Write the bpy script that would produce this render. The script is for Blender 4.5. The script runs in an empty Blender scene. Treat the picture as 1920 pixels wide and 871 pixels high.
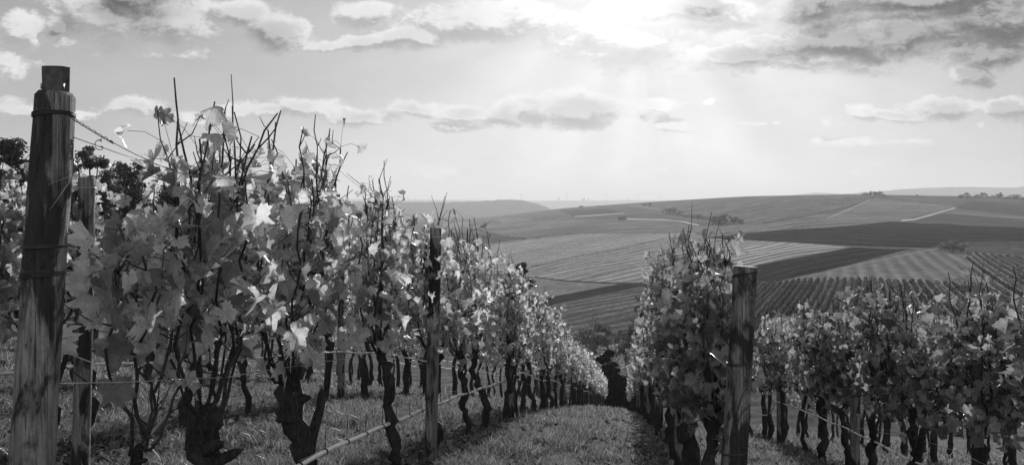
import bpy, math
import numpy as np
from mathutils import Vector
from mathutils.geometry import delaunay_2d_cdt

scene = bpy.context.scene
COL = scene.collection
PI = math.pi
R = math.radians

# ------------------------------------------------------------------ frames
# world: +Y runs down the vine rows, camera stands at the origin and looks 8 degrees to the side of them
YAW = R(8.0)
CS, SN = math.cos(YAW), math.sin(YAW)
FPX, CX, HY = 1507.0, 960.0, 375.0          # focal length and horizon in photograph pixels

def world_xy(px, d):
    t = (px - CX) / FPX
    return d * (CS * t - SN), d * (CS + SN * t)

def row_y(px, xr):
    t = (px - CX) / FPX
    d = xr / (CS * t - SN)
    return d * (CS + SN * t)

def cam_pd(x, y):
    d = -SN * x + CS * y
    l = CS * x + SN * y
    return l, d

def smooth(a, b, v):
    t = np.clip((v - a) / (b - a), 0, 1)
    return t * t * (3 - 2 * t)

# ------------------------------------------------------------------ smooth value noise
_rs = np.random.RandomState(5)
_perm = _rs.rand(256, 256)
def vnoise(x, y):
    x = np.asarray(x, float); y = np.asarray(y, float)
    xi = np.floor(x).astype(int); yi = np.floor(y).astype(int)
    fx = x - xi; fy = y - yi
    fx = fx * fx * (3 - 2 * fx); fy = fy * fy * (3 - 2 * fy)
    a = _perm[xi % 256, yi % 256]; b = _perm[(xi + 1) % 256, yi % 256]
    c = _perm[xi % 256, (yi + 1) % 256]; d = _perm[(xi + 1) % 256, (yi + 1) % 256]
    return (a * (1 - fx) + b * fx) * (1 - fy) + (c * (1 - fx) + d * fx) * fy
def fbm(x, y, o=4):
    s, a, f = 0, .5, 1
    for i in range(o):
        s = s + a * vnoise(x * f + 13.1 * i, y * f + 7.7 * i); a *= .5; f *= 2.03
    return s

# ------------------------------------------------------------------ terrain
PY = [-30, 0, 2.5, 6.5, 12, 15, 25, 35, 62, 80, 400]
PZ = [-.6, -1.35, -1.62, -2.15, -3.22, -3.95, -6.4, -8.9, -15.9, -20.5, -120]
_py = np.linspace(-30, 120, 1501)
_pz = np.interp(_py, PY, PZ)
_k = np.hanning(41); _k /= _k.sum()
_pz = np.convolve(np.pad(_pz, 20, 'edge'), _k, 'valid')
def near_h(x, y):
    x = np.asarray(x, float); y = np.asarray(y, float)
    z = np.interp(y, _py, _pz)
    z = z - 0.09 * (np.clip(x, -22, 16) + 1.65)
    z = z + .05 * (fbm(x * .9, y * .9, 3) - .45) + .03 * (fbm(x * 3, y * 3, 2) - .4)
    return z

COLS = [-1500, 300, 700, 900, 1050, 1200, 1400, 1600, 1920, 3600]
DS = [60, 80, 110, 150, 200, 260, 330, 420, 550, 750, 1000, 1300, 1500, 1900, 2500, 4000, 6000, 9000, 14000]
def _c(*v): return list(v)
YT = {
    -1500: _c(700, 700, 680, 640, 600, 565, 535, 505, 480, 455, 435, 420, 412, 405, 402, 392, 384, 380, 378),
    300:  _c(750, 770, 740, 685, 632, 588, 552, 518, 487, 455, 432, 418, 412, 407, 402, 392, 384, 380, 378),
    700:  _c(755, 780, 745, 685, 628, 582, 545, 508, 472, 442, 423, 413, 410, 408, 404, 394, 385, 380, 378),
    900:  _c(757, 780, 745, 683, 625, 579, 540, 502, 463, 432, 417, 410, 408, 412, 406, 396, 386, 380, 378),
    1050: _c(758, 780, 745, 682, 624, 578, 538, 498, 458, 425, 405, 392, 389, 402, 408, 398, 386, 380, 378),
    1200: _c(760, 780, 742, 678, 620, 572, 532, 492, 455, 421, 399, 383, 378, 386, 404, 398, 386, 380, 378),
    1400: _c(760, 765, 715, 650, 597, 556, 520, 484, 450, 419, 396, 376, 366, 372, 390, 390, 384, 380, 378),
    1600: _c(745, 725, 665, 605, 562, 528, 498, 470, 443, 414, 391, 372, 363, 366, 380, 384, 380, 378, 378),
    1920: _c(725, 690, 635, 588, 550, 517, 490, 464, 438, 411, 391, 374, 369, 372, 380, 384, 380, 378, 378),
    3600: _c(640, 600, 570, 540, 515, 490, 468, 448, 427, 407, 391, 380, 375, 376, 380, 384, 380, 378, 378),
}
_ld = np.log(np.array(DS, float))
_lg = np.linspace(math.log(60), math.log(14000), 400)
_tab = []
for c in COLS:
    y = np.interp(_lg, _ld, YT[c])
    k = np.hanning(21); k /= k.sum()
    y = np.convolve(np.pad(y, 10, 'edge'), k, 'valid')
    _tab.append(y)
_tab = np.array(_tab)
_pg = np.linspace(-1500, 3600, 511)
_tab = np.array([np.interp(_pg, COLS, _tab[:, j]) for j in range(_tab.shape[1])]).T   # [px, d]
k = np.hanning(15); k /= k.sum()
_tab = np.array([np.convolve(np.pad(_tab[:, j], 7, 'edge'), k, 'valid') for j in range(_tab.shape[1])]).T

def far_y(px, d):
    px = np.clip(np.asarray(px, float), -1499, 3599); ld = np.log(np.maximum(d, 61)); l0 = math.log(130)
    ld = np.where(ld > l0, l0 + (ld - l0) * np.interp(px, [950, 1250, 1500], [.82, .97, 1.15]), ld)
    ld = np.clip(ld, _lg[0], _lg[-1] - 1e-6)
    a = (px + 1500) / 10.0; i = np.clip(a.astype(int), 0, 509); fa = a - i
    b = (ld - _lg[0]) / (_lg[1] - _lg[0]); j = np.clip(b.astype(int), 0, 398); fb = b - j
    return (_tab[i, j] * (1 - fa) + _tab[i + 1, j] * fa) * (1 - fb) + (_tab[i, j + 1] * (1 - fa) + _tab[i + 1, j + 1] * fa) * fb

def far_h_pd(px, d):
    d = np.asarray(d, float)
    return -d * (far_y(px, d) - HY) / FPX

def H(x, y):
    x = np.asarray(x, float); y = np.asarray(y, float)
    l, d = cam_pd(x, y)
    n = near_h(x, y)
    dd = np.maximum(d, 1.0)
    px = CX + FPX * l / dd
    f = far_h_pd(px, np.maximum(d, 62.))
    w = smooth(66, 100, d)
    return n * (1 - w) + f * w
def Hs(x, y): return float(H(np.array([x]), np.array([y]))[0])

def pix_to_d(px, y):
    """depth at which the visible terrain of this column shows at photograph row y (beyond the vineyard)"""
    ds = np.exp(np.linspace(math.log(105), math.log(3000), 800))
    yy = far_y(np.full(800, px), ds)
    m = np.minimum.accumulate(yy)
    i = np.argmax(m <= y) if (m <= y).any() else int(np.argmin(m))
    if i == 0: return ds[0]
    if not (m <= y).any(): return float(ds[i])
    t = (m[i - 1] - y) / max(1e-6, m[i - 1] - m[i])
    return float(ds[i - 1] + t * (ds[i] - ds[i - 1]))

# ------------------------------------------------------------------ mesh building
class MB:
    def __init__(s):
        s.V = []; s.F3 = []; s.F4 = []; s.n = 0; s.m3 = []; s.m4 = []
        s.r = []; s.uv = []; s.smooth = True
    def add(s, V, F, mat=0, rnd=0.5, uv=None):
        V = np.asarray(V, float); F = np.asarray(F, int)
        if len(V) == 0 or len(F) == 0: return
        s.V.append(V)
        (s.F3 if F.shape[1] == 3 else s.F4).append(F + s.n)
        (s.m3 if F.shape[1] == 3 else s.m4).append(np.full(len(F), mat))
        s.r.append(np.full(len(V), rnd) if np.isscalar(rnd) else np.asarray(rnd))
        s.uv.append(uv if uv is not None else np.zeros((len(V), 2)))
        s.n += len(V)
    def add34(s, V, F4, F3, mat=0, rnd=.5, uv=None):
        V = np.asarray(V, float)
        base = s.n
        s.V.append(V)
        if len(F4): s.F4.append(np.asarray(F4, int) + base); s.m4.append(np.full(len(F4), mat))
        if len(F3): s.F3.append(np.asarray(F3, int) + base); s.m3.append(np.full(len(F3), mat))
        s.r.append(np.full(len(V), rnd) if np.isscalar(rnd) else np.asarray(rnd))
        s.uv.append(uv if uv is not None else np.zeros((len(V), 2)))
        s.n += len(V)
    def mesh(s, name, mats, attrs=True, flat=False):
        me = bpy.data.meshes.new(name)
        V = np.concatenate(s.V)
        f3 = np.concatenate(s.F3) if s.F3 else np.zeros((0, 3), int)
        f4 = np.concatenate(s.F4) if s.F4 else np.zeros((0, 4), int)
        me.vertices.add(len(V)); me.vertices.foreach_set('co', V.astype(np.float32).ravel())
        li = np.concatenate([f3.ravel(), f4.ravel()]).astype(np.int32)
        me.loops.add(len(li)); me.loops.foreach_set('vertex_index', li)
        tot = len(f3) + len(f4)
        me.polygons.add(tot)
        st = np.concatenate([np.arange(len(f3)) * 3, len(f3) * 3 + np.arange(len(f4)) * 4]).astype(np.int32)
        me.polygons.foreach_set('loop_start', st)
        mi = np.concatenate([np.concatenate(s.m3) if s.m3 else np.zeros(0), np.concatenate(s.m4) if s.m4 else np.zeros(0)]).astype(np.int32)
        me.polygons.foreach_set('material_index', mi)
        me.polygons.foreach_set('use_smooth', np.full(tot, (not flat)))
        if attrs:
            a = me.attributes.new('rnd', 'FLOAT', 'POINT')
            a.data.foreach_set('value', np.concatenate(s.r).astype(np.float32))
            u = me.uv_layers.new(name='UVMap')
            u.data.foreach_set('uv', np.concatenate(s.uv)[li].astype(np.float32).ravel())
        for m in mats: me.materials.append(m)
        me.update(calc_edges=True); me.validate()
        return me
    def obj(s, name, mats, parent=None, loc=None, **k):
        return link(name, s.mesh(name, mats, **k), parent, loc)

def link(name, me, parent=None, loc=None):
    o = bpy.data.objects.new(name, me); COL.objects.link(o)
    if parent is not None: o.parent = parent
    if loc is not None: o.location = loc
    return o
def tag(o, label=None, cat=None, group=None, kind=None):
    if label: o['label'] = label
    if cat: o['category'] = cat
    if group: o['group'] = group
    if kind: o['kind'] = kind
    return o
def empty(name, loc, rz=0, **k):
    o = bpy.data.objects.new(name, None); COL.objects.link(o)
    o.location = loc; o.rotation_euler = (0, 0, rz); o.empty_display_size = .1
    return tag(o, **k)
def copy_tree(o, parent=None):
    c = o.copy(); COL.objects.link(c)
    if parent is not None: c.parent = parent
    for ch in list(o.children): copy_tree(ch, c)
    return c

def tube(P, rad, sides=6, cap=True, rough=0., rs=None, flare=None):
    P = np.asarray(P, float); n = len(P)
    rad = np.full(n, rad, float) if np.isscalar(rad) else np.asarray(rad, float)
    T = np.gradient(P, axis=0); T /= np.linalg.norm(T, axis=1)[:, None] + 1e-9
    up = np.array([0., 0., 1.]) if abs(T[0][2]) < .8 else np.array([1., 0., 0.])
    N = np.cross(T[0], up); N /= np.linalg.norm(N)
    a = np.arange(sides) / sides * 2 * PI
    V = np.zeros((n, sides, 3))
    for i in range(n):
        N = N - T[i] * N.dot(T[i]); N /= np.linalg.norm(N) + 1e-9
        B = np.cross(T[i], N)
        rr = np.full(sides, rad[i])
        if rough: rr = rr * (1 + rough * (vnoise(a * 1.6 + (rs or 0) * 3.3, i * .7 + np.zeros(sides) + (rs or 0)) - .5) * 2)
        V[i] = P[i] + np.outer(np.cos(a) * rr, N) + np.outer(np.sin(a) * rr, B)
    V = V.reshape(-1, 3)
    i = np.arange(n - 1)[:, None] * sides; j = np.arange(sides)[None, :]; k = (j + 1) % sides
    F = np.stack([i + j, i + k, i + sides + k, i + sides + j], -1).reshape(-1, 4)
    F3 = []
    if cap:
        V = np.vstack([V, P[0], P[-1]]); c0, c1 = n * sides, n * sides + 1
        for q in range(sides):
            F3.append((c0, (q + 1) % sides, q)); b = (n - 1) * sides
            F3.append((c1, b + q, b + (q + 1) % sides))
    return V, F, np.array(F3, int).reshape(-1, 3)
def add_tube(mb, P, rad, sides=6, mat=0, rnd=.5, **k):
    V, F4, F3 = tube(P, rad, sides, **k)
    mb.add34(V, F4, F3, mat, rnd)
def add_box(mb, c, s, mat=0, rz=0):
    x, y, z = [v / 2 for v in s]
    V = np.array([[i * x, j * y, k_ * z] for i in (-1, 1) for j in (-1, 1) for k_ in (-1, 1)], float)
    ca, sa = math.cos(rz), math.sin(rz)
    V = V @ np.array([[ca, sa, 0], [-sa, ca, 0], [0, 0, 1]]) + np.array(c)
    mb.add(V, [(0, 1, 3, 2), (4, 6, 7, 5), (0, 4, 5, 1), (2, 3, 7, 6), (0, 2, 6, 4), (1, 5, 7, 3)], mat)

# ------------------------------------------------------------------ materials (all neutral: the photograph is black and white)
def mat_new(name):
    m = bpy.data.materials.new(name); m.use_nodes = True
    nt = m.node_tree; nt.nodes.clear()
    return m, nt
class NT:
    def __init__(s, nt): s.nt = nt
    def n(s, t, **k):
        nd = s.nt.nodes.new(t)
        for a, v in k.items(): setattr(nd, a, v)
        return nd
    def set(s, sock, v):
        if hasattr(v, 'is_output') or isinstance(v, bpy.types.NodeSocket): s.nt.links.new(v, sock)
        else: sock.default_value = v
    def math(s, op, a, b=None, c=None, clamp=False):
        nd = s.n('ShaderNodeMath', operation=op); nd.use_clamp = clamp
        s.set(nd.inputs[0], a)
        if b is not None: s.set(nd.inputs[1], b)
        if c is not None: s.set(nd.inputs[2], c)
        return nd.outputs[0]
    def vmath(s, op, a, b=None, c=None):
        nd = s.n('ShaderNodeVectorMath', operation=op)
        s.set(nd.inputs[0], a)
        if b is not None: s.set(nd.inputs[1], b)
        if c is not None: s.set(nd.inputs[2], c)
        return nd.outputs['Value'] if op in ('LENGTH', 'DOT_PRODUCT', 'DISTANCE') else nd.outputs[0]
    def noise(s, vec, scale, detail=3, rough=.55, dist=0, color=False, dim='3D'):
        nd = s.n('ShaderNodeTexNoise'); nd.noise_dimensions = dim
        s.set(nd.inputs['Vector'], vec); nd.inputs['Scale'].default_value = scale
        nd.inputs['Detail'].default_value = detail; nd.inputs['Roughness'].default_value = rough
        nd.inputs['Distortion'].default_value = dist
        return nd.outputs['Color' if color else 'Fac']
    def rng(s, v, a, b, c, d, mode='LINEAR'):
        nd = s.n('ShaderNodeMapRange', interpolation_type=mode)
        s.set(nd.inputs['Value'], v)
        for nm, q in (('From Min', a), ('From Max', b), ('To Min', c), ('To Max', d)): s.set(nd.inputs[nm], q)
        return nd.outputs[0]
    def mix(s, f, a, b):
        nd = s.n('ShaderNodeMix', data_type='FLOAT')
        s.set(nd.inputs[0], f); s.set(nd.inputs[2], a); s.set(nd.inputs[3], b)
        return nd.outputs[0]
    def gray(s, v):
        nd = s.n('ShaderNodeCombineColor')
        for i in range(3): s.set(nd.inputs[i], v)
        return nd.outputs[0]
    def out(s, sh):
        o = s.n('ShaderNodeOutputMaterial'); s.nt.links.new(sh, o.inputs['Surface'])
    def bump(s, h, strength=.5, dist=.01):
        nd = s.n('ShaderNodeBump'); s.set(nd.inputs['Height'], h)
        nd.inputs['Strength'].default_value = strength; nd.inputs['Distance'].default_value = dist
        return nd.outputs[0]

def principled(g, base, rough=.8, normal=None, spec=.3, metal=0):
    p = g.n('ShaderNodeBsdfPrincipled')
    g.set(p.inputs['Base Color'], g.gray(base)); g.set(p.inputs['Roughness'], rough)
    p.inputs['Specular IOR Level'].default_value = spec; p.inputs['Metallic'].default_value = metal
    if normal is not None: g.set(p.inputs['Normal'], normal)
    return p.outputs[0]

def attr(g, name='rnd'):
    a = g.n('ShaderNodeAttribute'); a.attribute_name = name
    return a.outputs['Fac']

def leaf_material(name, lo, hi, trans=.5, veins=True, gloss=.06):
    m, nt = mat_new(name); g = NT(nt)
    r = attr(g)
    base = g.rng(r, 0, 1, lo, hi)
    obj = g.n('ShaderNodeTexCoord').outputs['Object']
    blot = g.noise(obj, 22, 3, .6)
    base = g.math('MULTIPLY', base, g.rng(blot, .3, .7, .72, 1.16))
    nrm = None
    if veins:
        uv = g.n('ShaderNodeUVMap').outputs[0]
        sx = g.n('ShaderNodeSeparateXYZ'); nt.links.new(uv, sx.inputs[0])
        X, Y = sx.outputs[0], sx.outputs[1]
        aX = g.math('ABSOLUTE', X)
        ang = g.math('ARCTAN2', aX, Y)
        rad = g.math('SQRT', g.math('ADD', g.math('MULTIPLY', X, X), g.math('MULTIPLY', Y, Y)))
        vein = None
        for a0 in (0., .92, 1.9):
            dd = g.math('MULTIPLY', g.math('ABSOLUTE', g.math('SUBTRACT', ang, a0)), rad)
            v = g.rng(dd, .008, .028, 1, 0)
            vein = v if vein is None else g.math('MAXIMUM', vein, v)
        # side veins: herring-bone off the angle
        w = g.math('SINE', g.math('ADD', g.math('MULTIPLY', rad, 38), g.math('MULTIPLY', g.math('ABSOLUTE', g.math('SINE', g.math('MULTIPLY', ang, 3.4))), -9)))
        sv = g.rng(w, .88, 1, 0, .35)
        vein = g.math('MAXIMUM', vein, sv)
        base = g.math('MULTIPLY', base, g.rng(vein, 0, 1, 1.0, .86))
        spots = g.noise(obj, 75, 2, .5)
        base = g.math('MULTIPLY', base, g.rng(spots, .66, .72, 1, .35))
        edge = g.math('ADD', rad, g.math('MULTIPLY', g.noise(obj, 40, 2), .35))
        base = g.math('MULTIPLY', base, g.rng(edge, .95, 1.15, 1, .72))
        h = g.math('ADD', g.math('MULTIPLY', vein, -.8), g.noise(obj, 60, 2))
        nrm = g.bump(h, .5, .004)
    col = g.gray(base)
    d = g.n('ShaderNodeBsdfDiffuse'); nt.links.new(col, d.inputs[0])
    t = g.n('ShaderNodeBsdfTranslucent'); g.set(t.inputs[0], g.gray(g.math('MINIMUM', g.math('MULTIPLY', base, 1.25), .92)))
    if nrm is not None: nt.links.new(nrm, d.inputs['Normal']); nt.links.new(nrm, t.inputs['Normal'])
    mx = g.n('ShaderNodeMixShader'); mx.inputs[0].default_value = trans
    nt.links.new(d.outputs[0], mx.inputs[1]); nt.links.new(t.outputs[0], mx.inputs[2])
    gl = g.n('ShaderNodeBsdfGlossy'); gl.inputs['Roughness'].default_value = .42; gl.inputs[0].default_value = (.8, .8, .8, 1)
    if nrm is not None: nt.links.new(nrm, gl.inputs['Normal'])
    m2 = g.n('ShaderNodeMixShader')
    fr = g.n('ShaderNodeFresnel'); fr.inputs[0].default_value = 1.4
    nt.links.new(g.math('MULTIPLY', fr.outputs[0], gloss * 8, clamp=True), m2.inputs[0])
    nt.links.new(mx.outputs[0], m2.inputs[1]); nt.links.new(gl.outputs[0], m2.inputs[2])
    g.out(m2.outputs[0])
    return m

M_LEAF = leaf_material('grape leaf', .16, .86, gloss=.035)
M_LEAF_SHADE = leaf_material('grape leaf shaded', .06, .50, trans=.43, gloss=.04)  # darker copy: shade on the row's near side is put into the colour
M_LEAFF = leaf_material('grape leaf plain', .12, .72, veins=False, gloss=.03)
M_LEAFFD = leaf_material('grape leaf plain darker', .06, .54, trans=.43, veins=False, gloss=.03)  # plain version of the leaf with shade put into its colour
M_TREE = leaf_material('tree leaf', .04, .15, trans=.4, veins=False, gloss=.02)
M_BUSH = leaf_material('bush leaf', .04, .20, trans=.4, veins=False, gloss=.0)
M_PLOT = leaf_material('far vine leaf', .06, .2, trans=.3, veins=False, gloss=0)
M_DARK = leaf_material('dark hedge leaf', .012, .03, trans=.1, veins=False, gloss=.0)  # near-black base carries the shade at the aisle's foot
M_GRASS = leaf_material('grass blade', .06, .36, trans=.45, veins=False, gloss=.012)
M_LITTER = leaf_material('fallen leaf', .06, .32, trans=.25, veins=False, gloss=.0)

def bark_material(name, lo, hi, sc=1.0, stretch=.15, bump=.8):
    m, nt = mat_new(name); g = NT(nt)
    obj = g.n('ShaderNodeTexCoord').outputs['Object']
    v = g.vmath('MULTIPLY', obj, (1, 1, stretch))
    n1 = g.noise(v, 70 * sc, 5, .65, .6); n2 = g.noise(obj, 9 * sc, 3)
    b = g.math('MULTIPLY', g.rng(n1, .3, .72, lo, hi), g.rng(n2, .35, .65, .7, 1.15))
    g.out(principled(g, b, .9, g.bump(n1, bump, .01), .15))
    return m
M_BARK = bark_material('vine bark', .012, .085, 1.3, .12, 1.2)
M_CANE = bark_material('cane bark', .025, .10, 1.5)
M_TRUNK = bark_material('tree bark', .03, .08, .3)

def post_material(name, k=1.0, seed=0.0):
    m, nt = mat_new(name); g = NT(nt)
    obj = g.vmath('ADD', g.n('ShaderNodeTexCoord').outputs['Object'], (seed, seed * .7, 0))
    grain = g.noise(g.vmath('MULTIPLY', obj, (1, 1, .035)), 120, 5, .7, .4)
    coarse = g.noise(g.vmath('MULTIPLY', obj, (1, 1, .13)), 17, 4, .6, 1.2)
    stain = g.noise(g.vmath('MULTIPLY', obj, (1, 1, .30)), 8, 5, .65, .9)
    spk = g.noise(obj, 150, 2, .5)
    b = g.math('MULTIPLY', g.rng(grain, .3, .7, .09, .27), g.rng(coarse, .36, .62, .5, 1.12))
    b = g.math('MULTIPLY', b, g.rng(stain, .45, .56, .16, 1.15, 'SMOOTHSTEP'))
    crack = g.noise(g.vmath('MULTIPLY', obj, (1, 1, .012)), 60, 2, .5, .15)
    b = g.math('MULTIPLY', b, g.rng(g.math('ABSOLUTE', g.math('SUBTRACT', crack, .5)), .004, .016, .25, 1))
    b = g.math('MULTIPLY', b, g.math('MULTIPLY', g.rng(spk, .3, .7, .85, 1.12), k))
    h = g.math('ADD', grain, g.math('MULTIPLY', coarse, .7))
    g.out(principled(g, b, .75, g.bump(h, 1.0, .008), .35))
    return m
M_POST = post_material('weathered post wood', 1.25, 3.1)
M_POST2 = post_material('grey post wood', 1.25, 8.4)
def flat_material(name, v, rough=.5, metal=0, spec=.5, var=.15, sc=40):
    m, nt = mat_new(name); g = NT(nt)
    obj = g.n('ShaderNodeTexCoord').outputs['Object']
    n1 = g.noise(obj, sc, 3)
    g.out(principled(g, g.math('MULTIPLY', g.rng(n1, .3, .7, 1 - var, 1 + var), v), rough, g.bump(n1, .15, .002), spec, metal))
    return m
M_STEEL = flat_material('galvanised steel', .32, .38, .9, var=.3)
M_WIRE = flat_material('trellis wire', .55, .35, .8)
M_RUST = flat_material('dark tie wire', .07, .55, .6)
M_HOSE = flat_material('drip hose', .8, .25, 0, .8, .12)
M_CLIP = flat_material('hose clip', .02, .6, 0, .3)
M_WHITE = flat_material('white paint', .6, .6)
M_WALL = flat_material('hut wall', .12, .8, sc=.5)
M_ROOF = flat_material('hut roof', .08, .7, sc=.5)

# soil and turf under the grass
def ground_material():
    m, nt = mat_new('vineyard soil and turf'); g = NT(nt)
    obj = g.n('ShaderNodeTexCoord').outputs['Object']
    a = g.noise(obj, 2.2, 5, .6); b = g.noise(obj, 30, 4, .65); c = g.noise(obj, 7, 4, .6)
    v = g.math('MULTIPLY', g.rng(a, .3, .7, .05, .10), g.rng(b, .3, .7, .5, 1.5))
    v = g.math('MULTIPLY', v, g.rng(c, .35, .65, .75, 1.2))
    g.out(principled(g, v, .95, g.bump(g.math('ADD', b, c), .9, .03), .1))
    return m
M_GROUND = ground_material()

def along(a, b):
    x0, y0 = world_xy(a[0], pix_to_d(*a)); x1, y1 = world_xy(b[0], pix_to_d(*b))
    return math.atan2(x1 - x0, -(y1 - y0))
def field_material(name, v, spacing=0, ang=0, contrast=.3, warp=.0, speck=.15, big=.12, speckscale=.35, parcel=.10):
    """a field: soil or crop with its own planted rows running at a compass angle"""
    m, nt = mat_new(name); g = NT(nt)
    obj = g.n('ShaderNodeTexCoord').outputs['Object']
    n_big = g.noise(obj, .012, 4, .55); n_mid = g.noise(obj, speckscale, 3, .65); n_s = g.noise(obj, .06, 4, .6)
    b = g.math('MULTIPLY', g.rng(n_big, .3, .7, 1 - big, 1 + big), g.rng(n_mid, .3, .7, 1 - speck * 1.6, 1 + speck * 1.6))
    b = g.math('MULTIPLY', b, g.rng(n_s, .3, .7, 1 - speck * .8, 1 + speck * .8))
    b = g.math('MULTIPLY', b, v)
    pr = g.n('ShaderNodeTexVoronoi'); pr.inputs['Scale'].default_value = 1.0; pr.inputs['Randomness'].default_value = .9
    ca, sa = math.cos(ang), math.sin(ang)
    sx0 = g.n('ShaderNodeSeparateXYZ'); nt.links.new(obj, sx0.inputs[0])
    qa = g.math('ADD', g.math('MULTIPLY', sx0.outputs[0], ca / 34), g.math('MULTIPLY', sx0.outputs[1], sa / 34))
    qb = g.math('ADD', g.math('MULTIPLY', sx0.outputs[0], -sa / 260), g.math('MULTIPLY', sx0.outputs[1], ca / 260))
    cq = g.n('ShaderNodeCombineXYZ'); nt.links.new(qa, cq.inputs[0]); nt.links.new(qb, cq.inputs[1])
    nt.links.new(cq.outputs[0], pr.inputs['Vector'])
    b = g.math('MULTIPLY', b, g.rng(pr.outputs['Color'], .2, .8, 1 - parcel, 1 + parcel))
    nrm = None
    if spacing:
        sx = g.n('ShaderNodeSeparateXYZ'); nt.links.new(obj, sx.inputs[0])
        q = g.math('ADD', g.math('MULTIPLY', sx.outputs[0], math.cos(ang)), g.math('MULTIPLY', sx.outputs[1], math.sin(ang)))
        q = g.math('ADD', q, g.math('MULTIPLY', g.noise(obj, .01, 2), warp))
        q = g.math('ADD', q, g.math('MULTIPLY', g.noise(obj, .5, 2), spacing * .25))
        w = g.math('SINE', g.math('MULTIPLY', q, 2 * PI / spacing))
        brk = g.rng(g.noise(obj, .09, 3, .6), .3, .6, .35, 1)
        b = g.math('MULTIPLY', b, g.math('ADD', 1, g.math('MULTIPLY', g.math('MULTIPLY', w, brk), contrast)))
        nrm = g.bump(g.math('MULTIPLY', w, -.5), .5, spacing * .3)
    else:
        nrm = g.bump(n_mid, .6, .6)
    g.out(principled(g, b, .95, nrm, .0))
    return m

# ------------------------------------------------------------------ terrain meshes
def terrain_near():
    xs = np.concatenate([np.arange(-75, -16, 1.5), np.arange(-16, 12, .16), np.arange(12, 90, 1.5)])
    ys = np.concatenate([np.arange(-20, 0, 1.), np.arange(0, 30, .16), np.arange(30, 72, .5)])
    X, Y = np.meshgrid(xs, ys, indexing='ij')
    Z = H(X.ravel(), Y.ravel())
    l, d = cam_pd(X.ravel(), Y.ravel())
    mb = MB(); n, m = len(xs), len(ys)
    i = np.arange(n - 1)[:, None] * m; j = np.arange(m - 1)[None, :]
    F = np.stack([i + j, i + m + j, i + m + j + 1, i + j + 1], -1).reshape(-1, 4)
    mb.add(np.stack([X.ravel(), Y.ravel(), Z], 1), F)
    tag(mb.obj('ground', [M_GROUND], attrs=False), kind='structure')
terrain_near()

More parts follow.
